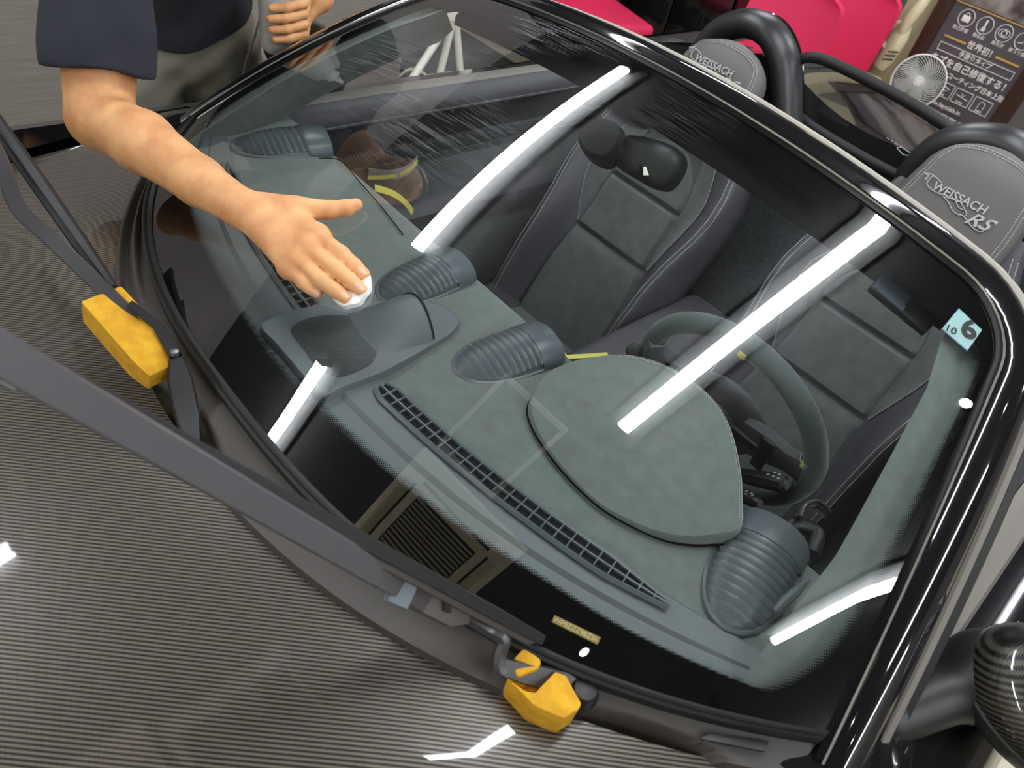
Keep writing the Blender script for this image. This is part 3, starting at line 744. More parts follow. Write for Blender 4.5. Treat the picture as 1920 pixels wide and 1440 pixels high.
# ---- steering column, stalks and wheel
WC = np.array([.36, .68, .86]); WT = math.radians(15)
WX = np.array([1., 0, 0]); WV = np.array([0, -math.sin(WT), math.cos(WT)]); WN = np.cross(WX, WV)   # WN points to the front of the car side
if WN[1] > 0: WN = -WN      # towards the windscreen
sw = obj('steering_wheel', *tube([WC+.165*(WX*math.cos(a)+WV*math.sin(a)) for a in np.linspace(0, 2*math.pi, 65)], [(.0185+.004*math.exp(-((math.sin(a)-.1)/.25)**2), .0165) for a in np.linspace(0, 2*math.pi, 65)], 14, cap=False), mat('dark_teal_suede', s2l(74, 84, 84), .95, sheen=.3, bump=(900, .3)), car, label='suede rimmed steering wheel')
fn = blend([ellipsoid(WC+WN*-.005, (.078, .024, .066), np.stack([WX, WN, WV], 1)), ellipsoid(WC+WV*-.03, (.06, .026, .05), np.stack([WX, WN, WV], 1))], .03)
implicit('hub', fn, WC-.11, WC+.11, .004, M_LEATHER, sw)
def spoke(a, w0, w1):
    d_ = WX*math.cos(a)+WV*math.sin(a); s_ = np.cross(d_, WN); rows = []
    for k, w in ((.05, w0), (.09, w0*.9), (.125, w1), (.16, w1*1.2)):
        c_ = WC+d_*k+WN*(.012-.06*(k-.05)); rows.append([c_+s_*w+WN*.008, c_+s_*w*.6+WN*.014, c_-s_*w*.6+WN*.014, c_-s_*w+WN*.008, c_-s_*w-WN*.010, c_+s_*w-WN*.010])
    return loft(rows, True, True)
for a, w0, w1 in ((math.radians(8), .034, .02), (math.radians(172), .034, .02), (math.radians(270), .03, .022)):
    s_ = obj('spoke', *spoke(a, w0, w1), M_LEATHER, sw)
    d_ = WX*math.cos(a)+WV*math.sin(a)
    q_ = np.cross(d_, WN)
    # silver thread wound over the rim beside each spoke
    for sg in (-1, 1):
        pts = []
        for i in range(60):
            k = i/59; aa = a+sg*(.10+.10*k); c_ = WC+.165*(WX*math.cos(aa)+WV*math.sin(aa)); rd = WX*math.cos(aa)+WV*math.sin(aa)
            ph = k*2*math.pi*8; pts.append(c_+.0215*(-rd*abs(math.cos(ph/2))*1.0+WN*math.sin(ph/2)*.95))
        obj('rim_thread', *tube(pts, .0007, 4), M_THREAD, sw, kind='stuff')
bm_obj('marker', box(WC+.156*(WX*math.cos(.28)+WV*math.sin(.28))+WN*.012, (.010, .012, .018), basis(WX, WN, WV), .002), M_TAPE, sw)
bm_obj('marker', box(WC+.160*WV+WN*.014, (.014, .012, .012), basis(WX, WN, WV), .002), M_TAPE, sw)
for sg in (-1, 1):
    bm_obj('paddle', box(WC+WX*sg*.095+WV*.025+WN*.035, (.022, .006, .075), basis(WX, WN, WV), .003), M_BLACKPL, sw)
    bm_obj('paddle_arm', box(WC+WX*sg*.055+WV*.02+WN*.030, (.07, .008, .018), basis(WX, WN, WV), .003), M_BLACKPL, sw)
V, Fc = tube([WC+WN*.02, WC+WN*.10-WV*.01, WC+WN*.22-WV*.03], [.045, .052, .055], 18); col = obj('steering_column', V, Fc, M_BLACKPL, car)
def stalk(p0, p1, r, name='stalk'):
    p0, p1 = np.array(p0), np.array(p1); t = unit(p1-p0)
    V, Fc = tube([p0, p0+(p1-p0)*.25, p0+(p1-p0)*.5, p0+(p1-p0)*.9, p1, p1+t*.004], [(r*.7, r*.7), (r*.9, r*1.05), (r, r*1.2), (r, r*1.2), (r*.9, r*1.1), (r*.5, r*.6)], 8); o_ = obj(name, V, Fc, M_BLACKPL, col)
    V, Fc = tube([p1-t*.006, p1+t*.006], (r*.55, r*.7), 8); obj('stalk_tip', V, Fc, M_STEEL, o_); return o_
s1 = stalk(UD(1378, 888, 1.18), UD(1470, 908, 1.14), .0125)
s2 = stalk(UD(1375, 925, 1.16), UD(1420, 942, 1.13), .009)
def mark(px, py, l, sx_, sz_, parent):
    c_ = UD(px, py, l); bm_obj('printed_mark', box(c_, (sx_, .001, sz_), basis(CR, CF, CU)), M_THREAD, parent)
for px, py in ((1453, 886), (1450, 893), (1440, 889), (1461, 889), (1459, 897)): mark(px, py, 1.118, .004, .0022, s1)
for px, py in ((1400, 921), (1398, 926), (1409, 925), (1411, 929)): mark(px, py, 1.115, .004, .0018, s2)

# ---- seats
SA = unit((0, .47, .883)); SN = np.array([0, -SA[2], SA[1]])
SECT = [(-.06, .150, .198, .095, .228), (.06, .156, .200, .105, .232), (.15, .153, .200, .108, .236), (.25, .140, .202, .100, .240), (.33, .131, .210, .088, .246), (.42, .130, .226, .072, .252),
        (.48, .127, .230, .060, .252), (.54, .112, .222, .050, .244), (.60, .096, .204, .040, .226), (.66, .085, .178, .032, .198), (.72, .078, .152, .024, .168), (.76, .075, .142, .020, .152)]
def sect(v):
    v = min(max(v, SECT[0][0]), SECT[-1][0])
    for a, b in zip(SECT[:-1], SECT[1:]):
        if v <= b[0]:
            k = (v-a[0])/(b[0]-a[0]); return [a[i]*(1-k)+b[i]*k for i in range(5)]
    return list(SECT[-1])
def stitch_u(v):
    for (v0, a), (v1, b) in zip([(-.1, .16), (.28, .134), (.333, .152), (.40, .172), (.46, .184), (.51, .182), (.57, .155), (.63, .125)], [(.28, .134), (.333, .152), (.40, .172), (.46, .184), (.51, .182), (.57, .155), (.63, .125), (.8, .115)]):
        if v <= v1: return a+(b-a)*(v-v0)/(v1-v0)
    return .115
def seat(cx, label, vo=0., hv=0.):
    O = np.array([cx, 1.155, .32])+SA*vo
    T = lambda u, f, v: O+np.array([u, 0, 0])+SN*f+SA*v
    vs = np.linspace(-.06, .76, 34)
    def fwd(u, v):   # forward relief of the backrest at lateral u
        _, wi, rd, dp, ot = sect(v); a = abs(u)
        if a <= wi: return 0.
        if a <= rd: k = (a-wi)/(rd-wi); return dp*(k*k*(3-2*k))
        return dp*max(0, 1-((a-rd)/(ot-rd+1e-6))**2)-.0
    rows = []
    for v in vs:
        _, wi, rd, dp, ot = sect(v); us = [-ot, -ot]+list(np.linspace(-ot, ot, 49)[0:])+[ot, ot]
        r = []
        for i, u in enumerate(us):
            if i in (0, len(us)-1): r.append(T(u*.9, -.13, v))
            elif i in (1, len(us)-2): r.append(T(u*1.01, -.03, v))
            else: r.append(T(u, fwd(u, v)-.004, v))
        rows.append(r)
    st = obj('seat', *loft(rows), M_LEATHER, car, label=label, autosmooth=60)
    obj('seat_back_shell', *loft([[T(-sect(v)[4]*.9, -.13, v), T(0, -.15, v), T(sect(v)[4]*.9, -.13, v)] for v in vs]), M_BLACKPL, st)
    # suede wings between insert and stitching
    for sg in (-1, 1):
        rows = []
        for v in np.linspace(.285, .66, 22):
            wi = sect(v)[1]; su = max(stitch_u(v), wi+.003); rows.append([T(sg*u, fwd(u, v)+.0005, v) for u in np.linspace(wi-.004, su, 8)])
        obj('suede_wing', *loft(rows), M_SUEDE2, st)
    # insert pads with soft edges
    for v0, v1 in ((-.05, .2755), (.281, .4455), (.451, .60)):
        rows = []; nv = 18
        for j in range(nv+1):
            kv = j/nv; v = v0+(v1-v0)*kv; r = []
            for i in range(25):
                ku = i/24*2-1; wi = sect(v)[1]-.004
                if v1 > .55: wi *= math.sqrt(max(.02, 1-max(0, (v-.50)/.102)**2))
                e = min(1, (1-abs(ku))/.08)*min(1, kv/.07 if v0 > -.04 else 1)*min(1, (1-kv)/.07); e = max(0, min(1, e))
                r.append(T(wi*ku, -.003+.015*math.sin(e*math.pi/2), v))
            rows.append(r)
        obj('insert_pad', *loft(rows), M_SUEDE2, st)
    # cushion
    rows = []
    for k in np.linspace(0, 1, 14):
        y = 1.17-.50*k; z = .30+.06*k-(.05*max(0, k-.9)*10); r = []
        for u in np.linspace(-.25, .25, 25):
            a = abs(u); h = .055*max(0, min(1, (a-.14)/.05))**2*(1 if a < .21 else max(0, 1-((a-.21)/.04)**2)); r.append(np.array([cx+u, y, z+h]))
        r = [np.array([cx-.25, y, .16])]+r+[np.array([cx+.25, y, .16])]; rows.append(r)
    obj('cushion', *loft(rows), M_LEATHER, st); 
    rows = [[np.array([cx+u, 1.15-.46*k, .308+.06*k+.006*math.sin(k*3.14)]) for u in np.linspace(-.135, .135, 9)] for k in np.linspace(0, 1, 10)]
    obj('cushion_insert', *loft(rows), M_SUEDE2, st)
    # headrest
    def hw(v): return .138-.02*max(0, (v-.70)/.1)**2*.6 if v < .80 else .126*math.sqrt(max(0.004, 1-((v-.80)/.098)**2))
    rows = []
    for v in list(np.linspace(.66, .86, 12))+[.875, .886, .893, .897, .898]:
        w = hw(v); th = .050*math.sqrt(max(.05, 1-max(0, (v-.82)/.08)**2)); r = []
        for a in np.linspace(0, 2*math.pi, 40, endpoint=False):
            cu, sf = math.cos(a), math.sin(a); r.append(T(w*math.copysign(abs(cu)**.55, cu), -.005+th*math.copysign(abs(sf)**.7, sf), v+hv))
        rows.append(r)
    hr = obj('headrest', *loft(rows, True, True), M_HEADR, st, autosmooth=70)
    # stitched piping round the headrest face
    def hf_(kk, v):
        th = .050*math.sqrt(max(.05, 1-max(0, (v-.82)/.08)**2)); c_ = abs(kk)**(1/.55); return -.005+th*max(0, 1-c_*c_)**.35+.0012
    for kk in (.80, .86):
        pth = [T(-hw(v)*kk, hf_(kk, v), v+hv) for v in np.linspace(.67, .84, 16)]
        for a in np.linspace(-1, 1, 26)[1:-1]:
            k2 = kk*a; v = .84+(.036+.018*(kk-.8)/.06*.3)*math.sqrt(max(0, 1-a*a)); pth.append(T(hw(.84)*k2, hf_(min(.9, abs(k2)), v), v+hv))
        pth += [T(hw(v)*kk, hf_(kk, v), v+hv) for v in np.linspace(.84, .67, 16)]
        stitches('stitching', pth, .0062, .0044, .0011, st, up=SN)
    for sg in (-1, 1):
        pth = []
        for v in np.linspace(.285, .70, 40): u = stitch_u(v); pth.append(T(sg*u, fwd(u, v)+.001, v))
        stitches('stitching', pth, .0052, .0038, .0010, st, up=SN)
        for d_ in (-.006, .006):
            pth = []
            for v in np.linspace(.0, .72, 60): u = sect(v)[2]+d_; pth.append(T(sg*u, fwd(u, v)+.001, v))
            stitches('stitching', pth, .0052, .0038, .0010, st, up=SN)
    return st, T
seat_p, TP = seat(-.335, 'passenger side bucket seat with suede centre and stitched bolsters', 0., -.02)
seat_d, TD = seat(.335, 'driver side bucket seat with suede centre and stitched bolsters', .025)

# embroidered emblem on both headrests
S4 = 440/1920
def hp(x, y, T, cx): # crop pixel of the driver headrest -> local (u,v)
    O = T(0, .0478, 0); P_ = UP(1480+x*S4, 230+y*S4, O, SN); return (P_[0]-cx, float((P_-O) @ SA))
lines = [[(1105, 412), (1145, 418), (1190, 438), (1245, 492)], [(1105, 412), (1140, 436), (1112, 455), (1130, 466)], [(1190, 438), (1160, 446), (1128, 490), (1130, 512), (1165, 548), (1215, 578), (1262, 590)],
         [(1256, 604), (1300, 650), (1335, 720), (1380, 752), (1425, 766), (1490, 850), (1545, 888), (1580, 890), (1588, 868), (1560, 850), (1520, 838)], [(1256, 604), (1330, 625), (1360, 640), (1380, 690), (1425, 715)], [(1400, 650), (1450, 745), (1425, 766)]]
for T_, cx, so, ev in ((TD, .335, seat_d, 0.), (TP, -.335, seat_p, .028)):
    T = lambda u, f, v, T_=T_, ev=ev: T_(u, f, v+ev)
    for ln in lines:
        P_ = [T(u, .0475, v) for u, v in (hp(x, y, TD, .335) for x, y in ln)]
        P_ = spline(P_, 4); obj('embroidered_line', *tube(P_, .0011, 5, up=SN), M_THREAD, so)
    (u0, v0), (u1, v1) = hp(1155, 500, TD, .335), hp(1640, 742, TD, .335)
    c_ = T((u0+u1)/2, .0478, (v0+v1)/2); text('embroidered_word', 'WEISSACH', frame_at(c_, T(u1, 0, v1)-T(u0, 0, v0), SA), .0245, M_THREAD, so, bold=.0004, xs=1.0)
    (u0, v0), (u1, v1) = hp(1440, 770, TD, .335), hp(1640, 850, TD, .335)
    c_ = T((u0+u1)/2, .0478, (v0+v1)/2); text('embroidered_word', 'RS', frame_at(c_, T(u1, 0, v1)-T(u0, 0, v0), SA), .036, M_THREAD, so, shear=.45, xs=1.25, bold=.0004)

# ---- tunnel, bulkhead, floor tub
bm_obj('centre_console', box((0, .93, .40), (.19, .92, .30), bev=.03, seg=3), M_LEATHER, car)
bm_obj('gear_surround', box((0, .70, .565), (.13, .30, .03), bev=.01), M_BLACKPL, car)
V, Fc = lathe([(.001, 0), (.012, 0), (.011, .06), (.022, .075), (.026, .10), (.018, .125), (.001, .128)], 16, (.0, .70, .58)); obj('gear_lever', V, Fc, M_LEATHER, car)
V, Fc = grid(lambda u, v: np.array([.70*u, 1.50+.10*v-.02*math.sin(v*3), .25+.70*v]), 10, 10, -1, 1, 0, 1); obj('rear_bulkhead', V, Fc, M_CARPET, car)
bm_obj('floor_tub', box((0, .9, .16), (1.42, 1.5, .05)), M_CARPET, car)
bm_obj('bulkhead_top', box((0, 1.66, .885), (1.40, .24, .03), bev=.01), M_BLACKPL, car)
V, Fc = grid(lambda u, v: np.array([.70*u, .52-.25*v, .58-.40*v]), 6, 4, -1, 1, 0, 1); obj('footwell', V, Fc, M_CARPET, car)

# ---- rear-view mirror and sensor cover
M_MIRH = mat('mirror_black', (.015, .016, .018), .32, bump=(2500, .3))
def shell(px, p0, nrm, prof, m, name, parent):
    """rounded housing: outline taken on a plane, domed along nrm; prof = [(scale, height)..]"""
    nrm = unit(nrm); O_ = spline([UP(x, y, p0, nrm) for x, y in px], 4, True); c0_ = sum(O_)/len(O_)
    V, Fc = loft([[c0_+(p-c0_)*k+nrm*h for p in O_] for k, h in prof], True); Fc.append(tuple(range(len(V)-len(O_), len(V)))); Fc.append(tuple(reversed(range(len(O_)))))
    return obj(name, V, Fc, m, parent)
shell([(1086, 262), (1092, 282), (1106, 296), (1128, 305), (1146, 302), (1160, 284), (1172, 256), (1160, 236), (1130, 226), (1104, 238)], UG(1130, 262, -.030), np.array([.15, -.75, .65]), [(.9, -.035), (1., -.015), (1., .0), (.96, .012), (.86, .02), (.5, .023), (.1, .024)], mat('sensor_cover_black', (.006, .006, .007), .6, spec=.25), 'sensor_cover', car)
MP = UY(1213, 308, .70); MNm = unit((.10, -.93, .35))
rm = shell([(1154, 276), (1166, 260), (1184, 253), (1216, 258), (1252, 270), (1274, 288), (1280, 306), (1274, 326), (1260, 348), (1244, 358), (1224, 354), (1196, 338), (1166, 320), (1150, 302)], MP, MNm, [(.96, -.028), (1., -.022), (1., -.004), (.975, .006), (.92, .013), (.8, .019), (.5, .023), (.1, .024)], M_MIRH, 'rear_view_mirror', car)
V, Fc = tube([UG(1148, 282, -.035), UP(1170, 288, MP, MNm)], [.013, .012], 12); obj('mirror_stem', V, Fc, M_BLACKPL, rm)
bm_obj('sensor_window', box(UP(1214, 321, MP+MNm*.022, MNm), (.013, .013, .003), frame_at((0, 0, 0), CR, CU).to_3x3().to_4x4()), M_WHITE, rm)
bm_obj('sensor_window', box(UP(1205, 316, MP+MNm*.0225, MNm), (.010, .013, .002), frame_at((0, 0, 0), CR, CU).to_3x3().to_4x4()), M_BLACKGLOSS, rm)

# ---- doors
def door(sgn):
    def ex(prof, m, name, parent, y0=.36, y1=1.55, n=14):
        return obj(name, *loft([[np.array([sgn*x, y, z]) for x, z in prof] for y in np.linspace(y0, y1, n)]), m, parent)
    d_ = ex([(.785, .872), (.84, .868), (.880, .850), (.905, .82), (.915, .74), (.915, .55), (.88, .34), (.80, .22)], M_BODY, 'door', car)
    ex([(.745, .885), (.760, .890), (.784, .886), (.790, .876), (.785, .86), (.745, .86)], M_SEAL, 'window_sill_seal', d_)
    ex([(.752, .876), (.735, .890), (.715, .888), (.700, .876), (.694, .858), (.694, .846)], M_LEATHER, 'door_top_pad', d_)
    ex([(.694, .846), (.705, .840), (.710, .834), (.700, .775), (.700, .776)], M_BLACKPL, 'door_recess', d_)
    ex([(.700, .776), (.690, .774), (.684, .760), (.686, .742), (.692, .738)], M_CARBON_TRIM, 'carbon_trim', d_)
    ex([(.692, .738), (.700, .730), (.702, .70), (.690, .60), (.690, .13)], M_SUEDE2, 'door_card', d_)
    ex([(.69, .62), (.66, .61), (.645, .59), (.65, .56), (.69, .55)], M_LEATHER, 'armrest', d_, .75, 1.35)
    stitches('stitching', [np.array([sgn*.6935, y, .852]) for y in np.linspace(.4, 1.5, 30)], .0052, .0036, .0007, d_, up=(-sgn, 0, 0))
    return d_
dl = door(-1); dr = door(1)
# fabric door pull on the passenger door
P_ = spline([UX(690, 325, -.68), UX(735, 328, -.655), UX(765, 318, -.66), UX(782, 300, -.682)], 8)
V, Fc = sweep(P_, [(-.013, -.0015), (-.013, .0015), (.013, .0015), (.013, -.0015)], [(np.array([0, 0, 1.]), np.array([1., 0, 0])) for _ in P_]); obj('door_pull_strap', V, Fc, mat('grey_webbing', s2l(150, 148, 152), .8), dl)
P_ = spline([np.array([-.689, y, z]) for y, z in ((.95, .80), (.98, .72), (.93, .64), (.80, .60))], 6)

# chrome inner handle of the driver door, belt buckle beside the passenger seat
hb = obj('inner_door_handle', *tube(spline([UD(1497, 972, 1.32), UD(1508, 950, 1.33), UD(1530, 945, 1.34), UD(1552, 965, 1.34)], 5), [(.016, .006)]*16, 10), M_CHROME, dr)
obj('handle_recess', *tube(spline([UD(1470, 1000, 1.31), UD(1490, 985, 1.33), UD(1530, 1000, 1.34), UD(1520, 1040, 1.31)], 4), .014, 10), M_BLACKPL, dr)
bb_ = UX(957, 540, -.575); bm_obj('belt_buckle', box(bb_, (.03, .022, .05), Matrix.Rotation(.5, 4, 'Y'), .006), M_WHITE, car)
sk = UD(1186, 657, 1.25); V, Fc = lathe([(.001, 0), (.012, 0), (.012, .016), (.009, .019), (.001, .02)], 16, sk, -CF); obj('mode_switch', V, Fc, M_BLACKPL, sw)
# ---- roll hoops
hpts = spline([UY(1262, 215, 1.68), UY(1305, 120, 1.68), UY(1338, 72, 1.68), UY(1368, 50, 1.68), UY(1408, 44, 1.68), UY(1444, 62, 1.68), UY(1467, 102, 1.68), UY(1474, 150, 1.68), UY(1476, 230, 1.68), UY(1478, 320, 1.68)], 6)
M_HOOP = mat('satin_black_hoop', s2l(44, 44, 46), .33, bump=(1500, .1))
V, Fc = tube(hpts, [(.036, .05)]*len(hpts), 16, up=(0, 0, 1)); hoop = obj('roll_hoop', V, Fc, M_HOOP, car)
P_ = [p+np.array([0, .05, .012]) for p in hpts[14:]]; V, Fc = tube(P_, .016, 8); obj('gloss_cover', V, Fc, M_BODY, hoop)
hp2 = spline([UY(x, y, 1.68) for x, y in ((1630, 500), (1668, 420), (1712, 330), (1745, 290), (1782, 268), (1832, 261), (1888, 270), (1930, 305), (1955, 370), (1965, 480), (1968, 540))], 6)
h2 = obj('roll_hoop', *tube(hp2, [(.037, .05)]*len(hp2), 16, up=(0, 0, 1)), M_HOOP, car)
obj('gloss_cover', *tube([p+np.array([0, .05, .012]) for p in hp2[14:]], .016, 8), M_BODY, h2)

# ---- wind deflector between the hoops
YD = 1.72
dpx = [(1500, 112), (1545, 112), (1660, 168), (1752, 222), (1784, 252), (1752, 284), (1692, 322), (1668, 322), (1560, 262), (1502, 222), (1492, 205), (1495, 130)]
dp_ = spline([UY(x, y, YD) for x, y in dpx], 5, True)
wd = obj('wind_deflector', *tube(dp_+[dp_[0]], (.011, .014), 10, up=(0, 1, 0), cap=False), M_RUBBER, car, label='clear wind deflector pane in a black frame between the roll hoops')
cc_ = sum(dp_)/len(dp_); V = list(dp_)+[cc_]; Fc = [(i, (i+1) % len(dp_), len(dp_)) for i in range(len(dp_))]; obj('pane', V, Fc, M_PANE, wd, smooth=False)
c_ = UY(1690, 280, YD-.004); text('etched_word', 'SPYDER', frame_at(c_, UY(1706, 290, YD)-UY(1662, 268, YD), (0, 0, 1)), .02, M_THREAD, wd) if False else None
dm = [UY(x, y, YD-.003) for x, y in ((1681, 277), (1690, 276), (1712, 290), (1705, 292), (1693, 290))]
obj('etched_mark', *tube(dm+[dm[0]], .0012, 5), M_THREAD, wd)
for k in range(6):
    a = UY(1662+k*8, 258+k*5, YD-.003); obj('etched_mark', *tube([a, a+np.array([.008, 0, -.001])], .001, 4), M_THREAD, wd)
# ---- rear deck
def deck(u, v):
    x = .86*u; y = 1.76+.84*v; hump_ = .06*math.exp(-((abs(x)-.33)/.17)**2)*math.exp(-(v/.75)**2)
    return np.array([x, y,   .985-.04*v-.12*abs(u)**5+hump_-.06*v*v])
obj('rear_deck', *grid(deck, 40, 24, -1, 1, 0, 1), M_BODY, car)
obj('deck_front', *grid(lambda u, v: deck(u, 0)*(1-v)+np.array([.86*u, 1.765, .60])*v, 40, 4, -1, 1, 0, 1), M_BLACKPL, car)
def rearf(sgn): return loft([[np.array([sgn*x, y, z]) for x, z in ((.76, .88), (.82, .90), (.88, .885), (.93, .84), (.95, .74), (.95, .5), (.90, .25))] for y in np.linspace(1.55, 2.6, 10)])
for sgn in (-1, 1): obj('rear_fender', *rearf(sgn), M_BODY, car)
ic = UX(1250, 98, -.80); fn = ellipsoid(ic, (.06, .12, .045)); implicit('side_intake', fn, ic-.16, ic+.16, .006, M_CARBON_DARK, car)

# ---- door mirrors
def door_mirror(c, sgn):
    c = np.array(c, float)
    fn = lambda P: np.maximum(blend([ellipsoid(c, (.105, .085, .066)), ellipsoid(c+np.array([-sgn*.04, .01, -.01]), (.07, .075, .058))], .03)(P), P[:, 1]-(c[1]+.05))
    o_ = implicit('door_mirror', fn, c-.16, c+.16, .004, M_CARBON_DARK, car)
    band = lambda P: np.maximum(np.maximum(blend([ellipsoid(c, (.108, .088, .069)), ellipsoid(c+np.array([-sgn*.04, .01, -.01]), (.073, .078, .061))], .03)(P), P[:, 1]-(c[1]+.052)), np.minimum(.012-P[:, 1]*0-abs(0), 1)*0+(P[:, 2]-(c[2]-.012)))
    implicit('lower_shell', band, c-.16, c+.16, .004, M_BLACKPL, o_)
    c2 = c+np.array([-sgn*.075, .0, -.03])
    inn_ = blend([ellipsoid(c2, (.055, .06, .05)), cone(c2, (sgn*.775, .42, .875), .034, .03)], .02)
    implicit('mirror_foot', inn_, c2-.22, c2+.22, .005, M_BLACKPL, o_)
    return o_
door_mirror((.905, .55, .935), 1); door_mirror((-.925, .675, .925), -1)

# ---- sills and wheels so that the car stands on the floor
for sgn in (-1, 1):
    bm_obj('side_sill', box((sgn*.84, .9, .22), (.12, 1.5, .16), bev=.03), M_BODY, car)
    for y in (-.62, 1.86):
        V, Fc = lathe([(.19, -.10), (.30, -.11), (.325, -.09), (.325, .09), (.30, .11), (.19, .10)], 36, (sgn*.80, y, .325), (1, 0, 0)); w_ = obj('wheel', V, Fc, M_RUBBER, car)
        V, Fc = lathe([(.001, .05), (.05, .05), (.06, .03), (.19, .02), (.215, .09), (.215, -.09), (.001, -.08)], 30, (sgn*.80, y, .325), (sgn, 0, 0)); obj('wheel_rim', V, Fc, M_STEEL, w_)

# ================================================================== wipers (lifted for the work)
def bar(P, w, th, m, name, parent, nrm=None, bev=True):
    """flat bar along P, width w (list or number) across, thickness th"""
    P = [np.array(p, float) for p in P]; rows = []
    for i, p in enumerate(P):
        t = unit(P[min(i+1, len(P)-1)]-P[max(i-1, 0)]); n_ = unit(nrm-t*(nrm @ t)); s_ = np.cross(t, n_)
        ww = w[i] if isinstance(w, list) else w; h = th
        rows.append([p+s_*ww*.5+n_*0, p+s_*ww*.42+n_*h*.5, p-s_*ww*.42+n_*h*.5, p-s_*ww*.5, p-s_*ww*.42-n_*h*.5, p+s_*ww*.42-n_*h*.5])
    return obj(name, *loft(rows, True, True), m, parent, autosmooth=30)
tocam = lambda p: unit(CAM-np.array(p))
M_ARMB = mat('wiper_grey', s2l(88, 86, 90), .42, coat=.2, coat_rough=.25)
M_HOUS = mat('wiper_housing_brown_grey', s2l(84, 77, 70), .45)
# driver side wiper
HA, HE = UD(800, 1128, .75), UD(-90, 612, .47)
arm_pts = [HA+(HE-HA)*k for k in np.linspace(.0, 1.1, 12)]
nn = tocam((HA+HE)/2)
w1 = bar(arm_pts, [.022, .023]+[.024]*10, .010, M_ARMB, 'wiper', car, nn)
w1['label'] = 'driver side wiper arm lifted off the windscreen'
kk = UD(28, 690, .50); bar([UD(18, 683, .485), UD(48, 700, .487)], .0255, .012, M_ARM, 'arm_clip', w1, nn)
# blade runs along the under side
off_ = UD(1010, 1197, .82)-UD(745, 1040, .78)
b0, b1 = UD(1012, 1197, .83), UD(-80, 596, .56)
blade_pts = [b0+(b1-b0)*k for k in np.linspace(0, 1, 10)]
bar(blade_pts, [.012]+[.014]*9, .014, M_RUBBER, 'wiper_blade', w1, nn)
bar([p+(b1-b0)*0-CU*.007 for p in blade_pts[:10]], [.012]+[.014]*9, .004, M_HOUS, 'blade_spine', w1, nn)
# head: cap, flat housing, bent rod and pivot
bar([UD(735, 1096, .715), UD(772, 1112, .72)], .034, .020, mat('pale_blue_grey_cap', s2l(104, 114, 122), .4), 'arm_cap', w1, nn)
bar([UD(768, 1098, .742), UD(800, 1115, .75), UD(850, 1145, .765), UD(876, 1152, .775)], [.038, .038, .034, .020], .014, M_HOUS, 'arm_housing', w1, nn)
bm_obj('housing_slot', box(UD(840, 1135, .748), (.006, .003, .014), basis(CR, CF, CU)), M_RUBBER, w1)
V, Fc = tube(spline([UD(872, 1152, .775), UD(915, 1180, .79), UD(944, 1198, .795), UD(938, 1222, .80), UD(936, 1250, .805), UD(950, 1262, .81)], 5), .0078, 8); obj('bent_rod', V, Fc, M_ARM, w1)
bar([UD(940, 1248, .805), UD(985, 1262, .815), UD(1060, 1280, .83), UD(1085, 1300, .84)], [.018, .022, .026, .02], .012, M_ARM, 'arm_head', w1, nn)
V, Fc = lathe([(.001, 0), (.016, 0), (.017, .012), (.012, .022), (.001, .024)], 16, UD(1088, 1308, .845)); obj('pivot_cap', V, Fc, M_BLACKPL, w1)
# passenger side wiper
w2p = spline([UZ(330, 668, .935), UZ(270, 620, .950), UZ(215, 563, .968), UZ(95, 448, 1.0), UZ(33, 387, 1.02), UZ(0, 300, 1.05), UZ(-60, 190, 1.08)], 5)
nn2 = tocam(w2p[10])
w2 = bar(w2p, [.014]*8+[.020]*(len(w2p)-8), .008, M_ARM, 'wiper', car, nn2); w2['label'] = 'passenger side wiper arm lifted beside the hood'
bar([UZ(365, 850, .872), UZ(352, 780, .885), UZ(337, 710, .918), UZ(330, 672, .935)], [.016, .03, .030, .016], .012, M_BLACKPL, 'arm_head', w2, nn2)
bp = [UZ(214, 546, .962), UZ(150, 455, .985), UZ(70, 340, 1.015), UZ(-10, 228, 1.045), UZ(-120, 75, 1.09)]
bar(bp, [.014, .022, .024, .024, .024], .014, M_RUBBER, 'wiper_blade', w2, nn2)
bar([p+np.array([0, 0, .008]) for p in bp], [.006, .010, .012, .012, .012], .006, M_ARM, 'blade_spine', w2, nn2)
bar([UZ(330, 668, .94), UZ(296, 612, .955), UZ(245, 570, .972)], [.016, .013, .010], .014, M_BLACKPL, 'arm_cover', w2, nn2)
V, Fc = lathe([(.001, 0), (.005, 0), (.005, .006), (.001, .007)], 10, UZ(328, 665, .945)); obj('hinge_pin', V, Fc, M_STEEL, w2)

